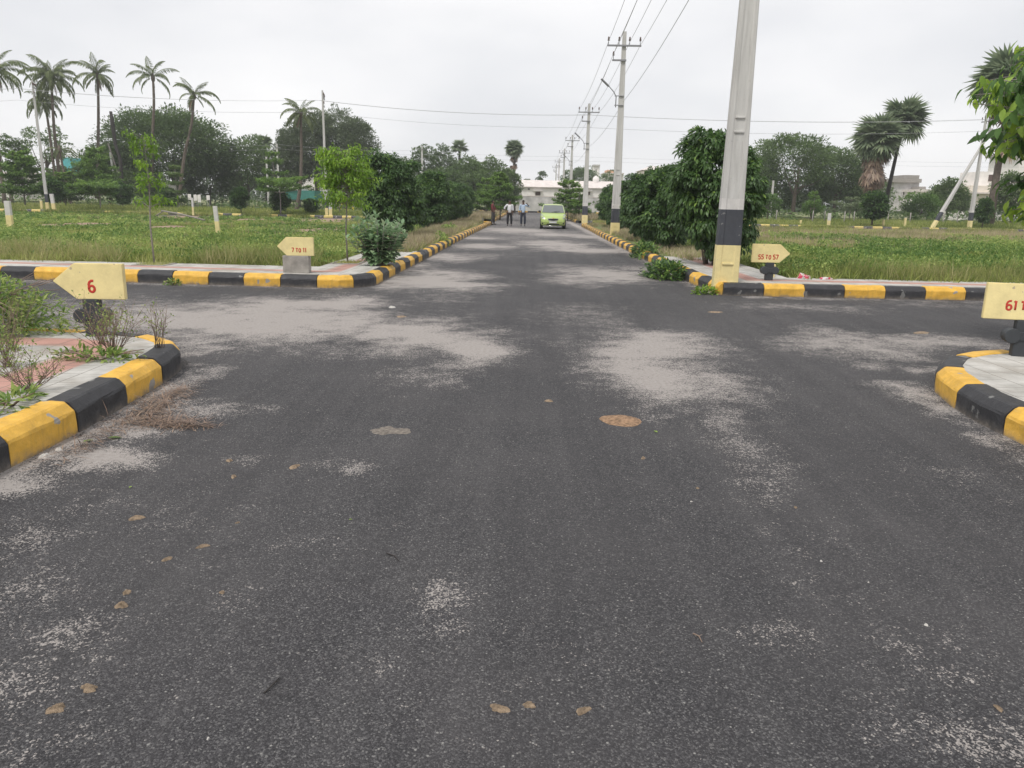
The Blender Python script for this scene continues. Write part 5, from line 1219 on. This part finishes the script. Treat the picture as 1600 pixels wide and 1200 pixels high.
# yellow bowed bars
for k, (pa, pb) in enumerate([(519, 532), (531, 543), (541, 552)]):
    Y = 88; t = MB(); xa, xb = fx(pa, Y), fx(pb, Y); z = far(535, 318, Y)[1]; c = (xa+xb)/2; w = (xb-xa)/2
    t.tube([(c-w*math.cos(PI*i/10), Y, .1+(z-.1)*math.sin(PI*i/10)) for i in range(11)], .1, M['yellowpaint'], 6); tag(t.build('yellow_hoop'), ['left', 'middle', 'right'][k]+' one of three yellow hoops in the grass behind the concrete pole', 'hoop', 'yellow hoops')
# white lorry
r = empty('lorry', (fx(244, 97), 97, 0), .3, 'white lorry with a slanting drum half hidden by the trees on the left', 'lorry')
t = MB(); t.bbox((-1.0, 0, 1.45), (1.5, 2.0, 1.7), M['wallwhite'], .08); t.build('cab', r)
t = MB(); t.lathe([(.3, -1.6), (.95, -.9), (1.05, .2), (.55, 1.5), (.4, 1.6)], M['wallwhite'], 14, (0, 0, 0), 'X'); o = t.build('drum', r); o.location = (.9, 0, 2.1); o.rotation_euler = (0, -.35, 0)
t = MB(); t.box((.2, 0, .65), (4.2, 1.6, .25), M['redtile']); t.build('chassis', r)
t = MB(); t.box((-1.0, -1.005, 1.8), (.9, .03, .6), M['dark']); t.build('side_window', r)
for k, x in enumerate((-1.2, .6, 1.7)):
    t = MB(); t.lathe([(.2, -.12), (.45, -.12), (.48, 0), (.45, .12), (.2, .12)], M['dark'], 14, (x, -.8, .48), 'Y'); t.build('wheel', r)

# bricks and litter on the right pavement
M['pinkplastic'] = plain('pink_plastic', (.62, .05, .12), .4, .2, 20); M['whiteplastic'] = plain('white_plastic', (.62, .56, .56), .5, .15, 20)
def crumple(name, label, x, y, z, sx, sy, sz, mat, seed, cat='plastic bag', mat2=None):
    rg = random.Random(seed); bm = bmesh.new(); bmesh.ops.create_icosphere(bm, subdivisions=2, radius=1)
    for v in bm.verts:
        f = rg.uniform(.55, 1.15); v.co = Vector((v.co.x*sx*f, v.co.y*sy*f, max(-.1, v.co.z)*sz*f))
    me = bpy.data.meshes.new(name); bm.to_mesh(me); bm.free(); me.materials.append(M[mat])
    if mat2:
        me.materials.append(M[mat2])
        for p in me.polygons: p.material_index = 1 if rg.random() < .4 else 0
    return tag(link(name, me, None, (x, y, z)), label, cat)
crumple('plastic_bag', 'crumpled pink and white bag right of the arrow 55 TO 57', 5.72, 16.05, .2, .15, .1, .14, 'pinkplastic', 3, mat2='whiteplastic')
crumple('paper_scrap', 'torn pale wrapper right of the pink bag', 6.15, 15.95, .2, .16, .08, .07, 'whiteplastic', 5, 'wrapper', 'pinkplastic')
crumple('stone', 'small grey stone on the pavement between the big pole and the arrow', 4.28, 16.3, .19, .09, .08, .09, 'block', 6, 'stone')
t = MB(); t.bbox((0, 0, .16), (.12, .12, .34), M['poleyellow'], .012); o = t.build('yellow_stub_post'); o.location = (5.1, 16.2, .16); tag(o, 'short yellow stub post behind the arrow 55 TO 57', 'post')
# round cover on near right pavement
r = empty('manhole_cover', (5.22, 7.15, .196), 0, 'round concrete cover let into the near right pavement', 'manhole cover')
t = MB(); t.lathe([(.42, -.01), (.42, .012), (.40, .016), (.30, .016), (.295, .006), (.285, .006), (.28, .016), (.0, .017)], M['block'], 40); t.build('cover', r)
t = MB(); t.lathe([(.46, -.01), (.46, .01), (.43, .01), (.43, -.01)], M['block'], 40); t.build('ring', r)

# dried mud, pebbles, twigs and leaves on the asphalt
def blob(name, label, x, y, rx, ry, h, mat, seed, cat, group, rz=0, am=1.3):
    n = 22; rg_ = np.random.default_rng(seed); rings = [(.0, 1), (.35, .92), (.65, .7), (.86, .35), (1.04, -.1)]; ph = rg_.uniform(0, 6, 4)
    V = [(0, 0, h)]; 
    for q, hh in rings[1:]:
        for k in range(n):
            a = 2*PI*k/n; f = 1+am*(.16*math.sin(2*a+ph[0])+.11*math.sin(3*a+ph[1])+.09*math.sin(5*a+ph[2])+rg_.uniform(-.09, .09))
            V.append((math.cos(a)*q*f*rx, math.sin(a)*q*f*ry, h*hh*rg_.uniform(.6, 1.3) if hh > 0 else -.004))
    F = [(0, 1+k, 1+(k+1) % n) for k in range(n)]+[(1+i*n+k, 1+(i+1)*n+k, 1+(i+1)*n+(k+1) % n, 1+i*n+(k+1) % n) for i in range(3) for k in range(n)]
    mb = MB(); mb.add(V, F, mat, True); o = mb.build(name); o.location = (x, y, .001); o.rotation_euler[2] = rz; return tag(o, label, cat, group)
x, y = at(970, 657); blob('mud_patch', 'large round reddish brown mud patch near the middle of the road', x, y, .165, .17, .012, M['redmud'], 1, 'mud', 'mud on the asphalt', 0, .3)
x, y = at(610, 673); blob('mud_patch', 'faint round brown mud patch left of the large one', x, y, .13, .12, .003, M['greymud'], 2, 'mud', 'mud on the asphalt')
SP = [(213, 810, .05, 'spot of dry mud farthest left of the trail by the near left kerb'), (317, 854, .035, 'mud spot in the trail just right of the second from the kerb'), (262, 874, .03, 'mud spot left of its neighbour in the trail'), (198, 926, .03, 'upper mud spot of the pair in the left trail'),
      (190, 946, .042, 'lower mud spot of the pair in the left trail'), (347, 926, .02, 'small lone mud spot right of the pair'), (139, 1076, .04, 'pale mud lump near the lower left corner'), (88, 1108, .042, 'elongated mud lump nearest the lower left corner'),
      (371, 817, .016, 'tiny mud crumb between the trail and the road middle'), (460, 730, .05, 'reddish mud spot beside a streak of sand'), (365, 745, .035, 'mud spot below its paler neighbour near the left kerb'), (358, 720, .035, 'upper pale mud spot near the left kerb'),
      (780, 1108, .04, 'leftmost of the three mud lumps in the near foreground'), (827, 1102, .03, 'middle of the three mud lumps in the near foreground'), (911, 1111, .034, 'rightmost of the three mud lumps in the near foreground'),
      (1005, 716, .03, 'pale mud crumb below the large brown patch'), (1243, 793, .018, 'small yellowish mud crumb on the right'), (1090, 763, .018, 'small mud crumb right of the road middle'), (858, 627, .05, 'mud crumb left of the large brown patch'),
      (1118, 488, .14, 'brown mud spot near the right side street'), (1440, 520, .16, 'brown mud spot in the right side street'), (627, 495, .12, 'brown mud spot in the sandy area on the left'), (1560, 1107, .022, 'tiny mud crumb at the lower right'), (860, 1100, .0, '')]
for k, (px, py, s_, lab) in enumerate(SP):
    if s_ <= 0: continue
    x, y = at(px, py); blob('mud_lump', lab, x, y, s_*.78, s_*.5, min(.013, s_*.3), M['dirt'], 10+k, 'mud', 'mud on the asphalt', k*.5)
for k, (px, py, s_, lab) in enumerate([(1447, 977, .010, 'white pebble on the right foreground asphalt'), (1357, 910, .005, 'tiny pebble right of the road middle'), (1283, 877, .008, 'pale pebble above the white one'), (1080, 784, .007, 'small white pebble near the middle'),
                                       (70, 714, .035, 'pale stone chip by the kerb at the left edge'), (92, 703, .025, 'smaller stone chip beside the first one by the left kerb'), (284, 665, .022, 'white stone chip in the dry grass litter'), (612, 481, .05, 'white scrap lying near the far left corner'), (325, 1154, .006, 'tiny pebble near the lower left')]):
    x, y = at(px, py); blob('pebble', lab, x, y, s_, s_*.7, s_*.6, M['stone'], 50+k, 'stone', 'pebbles on the asphalt', k)
for k, (pa, pb, lab) in enumerate([((604, 866), (624, 878), 'thin dark twig lying left of the road middle'), ((413, 1085), (437, 1060), 'thin dark twig in the left foreground'), ((1083, 992), (1097, 1005), 'thin reddish twig right of the middle')]):
    a = at(*pa); b = at(*pb); t = MB(); m = ((a[0]+b[0])/2+.006, (a[1]+b[1])/2+.004); t.tube([(*a, .006), (*m, .010), (*b, .004)], [.0035, .003, .0015], M['twig' if k == 2 else 'charred'], 5)
    t.tube([(*m, .01), (m[0]+.015, m[1]+.012, .012)], [.002, .001], M['twig' if k == 2 else 'charred'], 4); tag(t.build('twig'), lab, 'twig', 'twigs on the road')
def oneleaf(px, py, s_, lab, rz, t_=.6):
    x, y = at(px, py); V, Q, T = leaf_long(np.array([[0, 0, .004]]), np.array([[1, 0, .05]]), np.array([[0, 0, 1.]]), np.array([s_]), np.array([s_*.42]), np.array([t_]), .1)
    o = link('fallen_leaf', raw_mesh('fallen_leaf', V, Q, M['fresh'], T), None, (x, y, .004), (0, 0, rz)); tag(o, lab, 'leaf', 'fallen leaves')
oneleaf(168, 686, .09, 'dark green leaf lying beside the near left kerb', .3, .1); oneleaf(130, 692, .07, 'second green leaf beside the near left kerb', 1, .4); oneleaf(1027, 677, .05, 'small yellow green leaf by the large mud patch', 2, .9); oneleaf(202, 764, .03, 'tiny yellowish leaf near the left kerb', 1.5, .9); oneleaf(545, 814, .02, 'tiny leaf left of the road middle', .5, .9)

# ------------------------------------------------------------------ parked car
def glossy(name, col, rough=.2, coat=.6, metal=0):
    m, t, b = new_mat(name); b.inputs['Base Color'].default_value = (*col, 1); b.inputs['Roughness'].default_value = rough; b.inputs['Coat Weight'].default_value = coat; b.inputs['Metallic'].default_value = metal
    co = coords(t); t.links.new(ramp(t, noise(t, co, 3, 4), [(.3, tuple(c*.92 for c in col)), (.7, col)]), b.inputs['Base Color']); return m
M['carpaint'] = glossy('lime_green_paint', (.40, .52, .15), .4); M['glass'] = glossy('dark_car_glass', (.13, .145, .145), .12, 1); M['chrome'] = glossy('bright_trim', (.6, .6, .6), .2, 0, .9)
M['tyre'] = plain('tyre_rubber', (.02, .02, .02), .85); M['lamp'] = glossy('headlamp_glass', (.30, .32, .30), .45, .2); M['plastic'] = plain('black_plastic', (.02, .02, .022), .6); M['plate'] = plain('number_plate_white', (.6, .6, .6), .5, .05); M['gold'] = glossy('gold_emblem', (.55, .38, .08), .3, .5, .5)
def car(loc, rz):
    r = empty('parked_car', loc, rz, 'small lime green hatchback stopped on the road facing the camera', 'car')
    # lower body: rings of a half section, mirrored; y 0 = nose
    st = [(0.02, .60, .30, .50, .60), (.07, .70, .22, .60, .70), (.22, .76, .19, .76, .80), (.55, .795, .19, .88, .90), (.95, .80, .19, .95, .985), (1.2, .80, .19, .98, 1.02), (2.0, .80, .2, .99, 1.02), (2.9, .80, .2, 1.0, 1.03), (3.35, .77, .2, 1.0, 1.03), (3.55, .70, .26, .92, 1.0), (3.6, .62, .34, .8, .92)]
    def sec(w, zb, zs, zt):
        h = [(0, zb), (w*.6, zb), (w*.94, zb+.02), (w, zb+.12), (w*1.0, (zb+zs)/2), (w*.985, zs-.08), (w*.93, zs), (w*.78, zs+(zt-zs)*.55), (w*.4, zt-.01), (0, zt)]
        return h+[(-x, z) for x, z in h[-2:0:-1]]
    mb = MB(); vs = []; n = 18
    for y, w, zb, zs, zt in st: vs += [(x, y, z) for x, z in sec(w, zb, zs, zt)]
    fs = [(i*n+k, i*n+(k+1) % n, (i+1)*n+(k+1) % n, (i+1)*n+k) for i in range(len(st)-1) for k in range(n)]+[tuple(range(n)), tuple(range((len(st)-1)*n, len(st)*n))]
    mb.add(vs, fs, M['carpaint'], True)
    # cabin shell
    def ring(z, y0, y1, w, c):
        p = []
        for cx, cy, a0 in ((w-c, y0+c, -90), (w-c, y1-c, 0), (-w+c, y1-c, 90), (-w+c, y0+c, 180)):
            for k in range(4): a = R(a0+30*k); p.append((cx+c*math.cos(a), cy+c*math.sin(a), z))
        return p
    lv = [ring(.96, .93, 3.50, .765, .1), ring(1.2, 1.22, 3.42, .72, .12), ring(1.40, 1.50, 3.32, .665, .14), ring(1.48, 1.62, 3.22, .62, .16), ring(1.52, 1.85, 3.05, .48, .2), ring(1.53, 2.1, 2.8, .25, .15)]
    vs = sum(lv, []); n = 16; fs = [(i*n+k, i*n+(k+1) % n, (i+1)*n+(k+1) % n, (i+1)*n+k) for i in range(5) for k in range(n)]+[tuple(range(5*n, 6*n))]
    mb.add(vs, fs, M['carpaint'], True); body = mb.build('body', r)
    def panel(nm, q, mat, th=.012, parent=None):
        q = [Vector(p) for p in q]; nn = (q[1]-q[0]).cross(q[-1]-q[0]).normalized()*th
        m2 = MB(); k = len(q); m2.add([p-nn for p in q]+[p+nn for p in q], [tuple(range(k)), tuple(range(2*k-1, k-1, -1))]+[(i, (i+1) % k, k+(i+1) % k, k+i) for i in range(k)], mat); return m2.build(nm, parent or r)
    ws = panel('windscreen', [(-.71, .965, .99), (0, .935, .975), (.71, .965, .99), (.60, 1.51, 1.44), (0, 1.50, 1.455), (-.60, 1.51, 1.44)], M['glass'], .018)
    for s in (-1, 1):
        t = MB(); t.tube([(s*.1, .93, 1.005), (s*.1+.32, 1.03, 1.09)], .010, M['plastic'], 5); t.build('wiper', r)
        panel('side_window', [(s*.765, 1.18, 1.03), (s*.765, 2.15, 1.03), (s*.675, 2.1, 1.39), (s*.675, 1.62, 1.38)], M['glass'], .012)
        panel('side_window', [(s*.765, 2.22, 1.03), (s*.765, 3.05, 1.06), (s*.675, 3.0, 1.36), (s*.675, 2.18, 1.39)], M['glass'], .012)
        hl = panel('headlight', [(s*.53, .075, .62), (s*.70, .10, .60), (s*.775, .42, .82), (s*.765, .62, .93), (s*.66, .42, .86), (s*.55, .16, .74)], M['lamp'], .022)
        t = MB(); t.lathe([(.0, -.01), (.06, -.01), (.065, .01), (.05, .03), (0, .03)], M['lamp'], 12, (s*.66, .12, .68), 'Y'); t.build('bulb', hl)
        t = MB(); t.lathe([(.0, -.02), (.055, -.02), (.06, .02)], M['plastic'], 12, (s*.60, .055, .36), 'Y'); t.build('fog_lamp', r)
        panel('bumper_vent', [(s*.50, .035, .29), (s*.70, .07, .31), (s*.71, .08, .45), (s*.54, .04, .42)], M['plastic'], .012)
        t = MB(); t.bbox((s*.87, 1.12, 1.06), (.15, .09, .12), M['plastic'], .03); mi = t.build('mirror', r); t = MB(); t.box((s*.79, 1.14, 1.01), (.08, .05, .04), M['plastic']); t.build('mirror_arm', mi)
        t = MB(); t.tube([(s*.56, 1.75, 1.52), (s*.56, 2.4, 1.55), (s*.56, 3.1, 1.51)], .015, M['chrome'], 6); t.build('roof_rail', r)
        for y in (.62, 2.95):
            t = MB(); t.lathe([(.16, -.085), (.27, -.09), (.29, -.06), (.292, .06), (.27, .09), (.16, .085)], M['tyre'], 24, (s*.72, y, .292), 'X'); w = t.build('wheel', r)
            t = MB(); t.lathe([(.03, -.1), (.17, -.088), (.17, .088), (.03, .1)], M['chrome'], 10, (s*.72, y, .292), 'X'); t.build('rim', w)
            t = MB(); t.lathe([(.30, -.02), (.335, -.02), (.335, .02), (.30, .02)], M['plastic'], 24, (s*.795, y, .30), 'X'); t.build('wheel_arch', r)
        panel('door', [(s*.806, 1.2, .34), (s*.806, 2.1, .34), (s*.80, 2.1, .93), (s*.80, 1.1, .93)], M['carpaint'], .004)
        panel('tail_light', [(s*.60, 3.53, .95), (s*.70, 3.46, .95), (s*.68, 3.4, 1.25), (s*.60, 3.44, 1.25)], M['red'], .02)
    g = panel('grille', [(-.32, .03, .625), (-.28, .015, .54), (0, .005, .50), (.28, .015, .54), (.32, .03, .625), (0, .015, .64)], M['plastic'], .015)
    t = MB(); t.tube([(-.34, .02, .635), (-.3, .005, .535), (0, -.005, .49), (.3, .005, .535), (.34, .02, .635), (0, .003, .652), (-.34, .02, .635)], .014, M['chrome'], 6); t.build('grille_frame', g)
    t = MB(); t.bbox((0, -.012, .665), (.14, .02, .035), M['gold'], .006); t.bbox((0, -.012, .665), (.05, .022, .06), M['gold'], .006); t.build('emblem', r)
    t = MB(); t.bbox((0, -.002, .415), (.46, .02, .10), M['plate'], .006); t.build('number_plate', r)
    panel('lower_intake', [(-.42, .025, .26), (.42, .025, .26), (.38, .012, .33), (-.38, .012, .33)], M['plastic'], .012)
    t = MB(); t.tube([(-.62, .05, .2), (0, .01, .185), (.62, .05, .2)], .018, M['chrome'], 6); t.build('bumper_lip', r)
    return r
car((1.60, 49.3, 0), R(-1))

# ------------------------------------------------------------------ people
M['skin'] = plain('skin', (.11, .06, .04), .55, .1, 10); M['hair'] = plain('black_hair', (.012, .011, .011), .6, .2, 30); M['whitecloth'] = plain('white_shirt', (.68, .68, .70), .85, .06, 12, bmp=.2); M['bluecloth'] = plain('pale_blue_shirt', (.42, .52, .66), .85, .08, 12, bmp=.2)
M['redcloth'] = plain('dark_red_shirt', (.17, .03, .035), .85, .12, 12, bmp=.2); M['blacktrouser'] = plain('black_trousers', (.018, .018, .022), .85, .1, 12, bmp=.2); M['navytrouser'] = plain('navy_trousers', (.035, .042, .065), .85, .1, 12, bmp=.2); M['greytrouser'] = plain('grey_trousers', (.075, .07, .072), .85, .1, 12, bmp=.2); M['shoe'] = plain('dark_shoe', (.03, .025, .022), .5, .1, 12); M['eye'] = plain('eye_white', (.5, .5, .5), .3, .02)
def skinned(name, V, E, Rd, mat, sub=2, root=0):
    me = bpy.data.meshes.new(name); me.from_pydata([tuple(v) for v in V], E, []); o = bpy.data.objects.new(name, me); C.objects.link(o)
    o.modifiers.new('s', 'SKIN').use_smooth_shade = True
    for i, rr in enumerate(Rd):
        d = me.skin_vertices[0].data[i]; d.radius = (rr, rr) if not hasattr(rr, '__len__') else rr; d.use_root = (i == root)
    m = o.modifiers.new('b', 'SUBSURF'); m.levels = m.render_levels = sub
    dg = bpy.context.evaluated_depsgraph_get(); m2 = bpy.data.meshes.new_from_object(o.evaluated_get(dg)); bpy.data.objects.remove(o)
    m2.name = name; m2.materials.clear(); m2.materials.append(mat)
    for p in m2.polygons: p.use_smooth = True
    return m2
def person(label, loc, rz, h, shirt, trouser, armL, armR, sw=1., feet=((.10, 0), (-.10, 0)), belly=1.):
    """armL/armR: (elbow, wrist) offsets from the shoulder; y is backward (the figure faces -y)"""
    r = empty('person', loc, rz, label, 'person', 'people standing on the road'); r.scale = (h/1.72,)*3
    V = [(0, 0, .95), (0, .0, 1.12), (0, .01, 1.30), (0, .02, 1.43), (0, .0, 1.50), (0, -.015, 1.59), (0, -.02, 1.66)]; Rd = [(.135*sw, .11), (.135*sw*belly, .115*belly), (.155*sw, .115), (.10, .085), (.055, .055), (.078, .092), (.068, .08)]; E = [(i, i+1) for i in range(6)]
    for s, (el, wr), (fxx, fy) in ((1, armL, feet[0]), (-1, armR, feet[1])):
        k = len(V); sh = Vector((s*.185, .02, 1.41)); e = sh+Vector(el); w = e+Vector(wr)
        V += [tuple(sh), tuple(e), tuple(w)]; Rd += [.062, .044, .027]; E += [(3, k), (k, k+1), (k+1, k+2)]
        d = (w-e).normalized(); sd_ = d.cross(Vector((0, 1, 0))); sd_ = sd_.normalized() if sd_.length > .2 else Vector((1, 0, 0)); nn = d.cross(sd_)
        pk = len(V); V.append(tuple(w+d*.05)); Rd.append((.034, .02)); E.append((k+2, pk))
        for j, (o_, L_) in enumerate(((-.030, .070), (-.010, .082), (.011, .078), (.030, .062))):
            a = w+d*.085+sd_*o_; b = a+d*L_*.55+nn*.012; c = a+d*L_*.9+nn*.035; q = len(V); V += [tuple(a), tuple(b), tuple(c)]; Rd += [.0095, .0088, .0075]; E += [(pk, q), (q, q+1), (q+1, q+2)]
        a = w+d*.035-sd_*.04; b = a+d*.035-sd_*.018+nn*.01; q = len(V); V += [tuple(a), tuple(b)]; Rd += [.011, .009]; E += [(pk, q), (q, q+1)]
        k = len(V); V += [(s*.095, 0, .88), (fxx, fy*.5-.02, .49), (fxx, fy+.02, .09), (fxx, fy-.06, .045), (fxx, fy-.15, .035)]; Rd += [.088, .056, .038, .04, .03]; E += [(0, k), (k, k+1), (k+1, k+2), (k+2, k+3), (k+3, k+4)]
    body = link('body', skinned('body', V, E, Rd, M['skin']), r)
    f = MB(); f.tube([(0, -.108, 1.645), (0, -.128, 1.60), (0, -.110, 1.592)], [.008, .016, .01], M['skin'], 6)
    for s in (-1, 1):
        f.lathe([(.001, -.02), (.018, -.012), (.02, 0), (.014, .012), (.001, .014)], M['skin'], 8, (s*.088, -.01, 1.62), 'X')
    f.build('face', r); f = MB()
    for s in (-1, 1): f.lathe([(.001, -.006), (.011, 0), (.001, .006)], M['hair'], 8, (s*.03, -.103, 1.632), 'Y')
    f.tube([(-.024, -.107, 1.566), (0, -.112, 1.563), (.024, -.107, 1.566)], .005, M['redtile'], 5); f.build('eyes_and_mouth', r)
    hv = [(0, -.01, 1.685), (0, .035, 1.69), (0, .06, 1.64), (0, .05, 1.58)]; link('hair', skinned('hair', hv, [(0, 1), (1, 2), (2, 3)], [(.088, .085), (.092, .085), (.085, .065), (.06, .04)], M['hair']), r)
    V = [(0, 0, .86), (0, 0, .96), (0, 0, 1.12), (0, .01, 1.30), (0, .02, 1.42), (0, .005, 1.475)]; Rd = [(.165*sw, .125), (.158*sw, .128), (.152*sw*belly, .130*belly), (.168*sw, .13), (.115, .10), (.07, .07)]; E = [(i, i+1) for i in range(5)]
    for s, (el, wr) in ((1, armL), (-1, armR)):
        k = len(V); sh = Vector((s*.19, .02, 1.41)); e = sh+Vector(el); w = e+Vector(wr)*.45; V += [tuple(sh), tuple(e), tuple(w)]; Rd += [.076, .064, .056]; E += [(4, k), (k, k+1), (k+1, k+2)]
    link('shirt', skinned('shirt', V, E, Rd, shirt), r)
    V = [(0, 0, .93)]; Rd = [(.145*sw, .115)]; E = []
    for s, (fxx, fy) in ((1, feet[0]), (-1, feet[1])):
        k = len(V); V += [(s*.09, 0, .84), (fxx, fy*.5-.02, .49), (fxx, fy+.02, .10)]; Rd += [.108, .088, .078]; E += [(0, k), (k, k+1), (k+1, k+2)]
    link('trousers', skinned('trousers', V, E, Rd, trouser), r)
    for (fxx, fy) in feet:
        link('shoe', skinned('shoe', [(fxx, fy+.04, .045), (fxx, fy-.06, .045), (fxx, fy-.17, .035)], [(0, 1), (1, 2)], [.045, .048, .036], M['shoe']), r)
    return r
down = ((.05, .02, -.29), (.0, -.05, -.26)); 
person('man in a white shirt and black trousers with one hand on his hip', (-1.24, 53.9, .012), R(0), 1.70, M['whitecloth'], M['blacktrouser'], ((.04, .03, -.29), (.0, -.08, -.25)), ((-.19, .04, -.22), (.12, -.1, -.21)), 1.05, ((.13, -.05), (-.13, .02)), 1.1)
person('man in a pale blue shirt with one arm raised out to the side', (-.32, 54.5, .012), R(0), 1.71, M['bluecloth'], M['navytrouser'], ((.26, .02, -.12), (-.16, -.12, .17)), ((-.05, .02, -.29), (-.02, -.08, -.26)), 1.05, ((.13, 0), (-.12, 0)), 1.05)
person('man in a dark red shirt standing side on at the kerb', (-2.45, 55.4, .012), R(78), 1.68, M['redcloth'], M['greytrouser'], ((.05, -.1, -.27), (-.02, -.2, -.1)), ((-.05, .0, -.28), (.0, -.14, -.22)), .95, ((.09, -.08), (-.09, .06)), 1.0)

# ------------------------------------------------------------------ thin monsoon haze
hm = bpy.data.materials.new('haze'); hm.use_nodes = True; ht = hm.node_tree; ht.nodes.clear()
pv = N(ht, 'ShaderNodeVolumePrincipled'); pv.inputs['Color'].default_value = (.9, .92, .95, 1); pv.inputs['Density'].default_value = .0007; pv.inputs['Anisotropy'].default_value = .2
ho = N(ht, 'ShaderNodeOutputMaterial'); ht.links.new(pv.outputs[0], ho.inputs['Volume'])
mb = MB(); mb.box((0, 150, 10.5), (800, 480, 25), hm); tag(mb.build('haze'), 'thin grey haze in the air', 'haze', None, 'stuff')
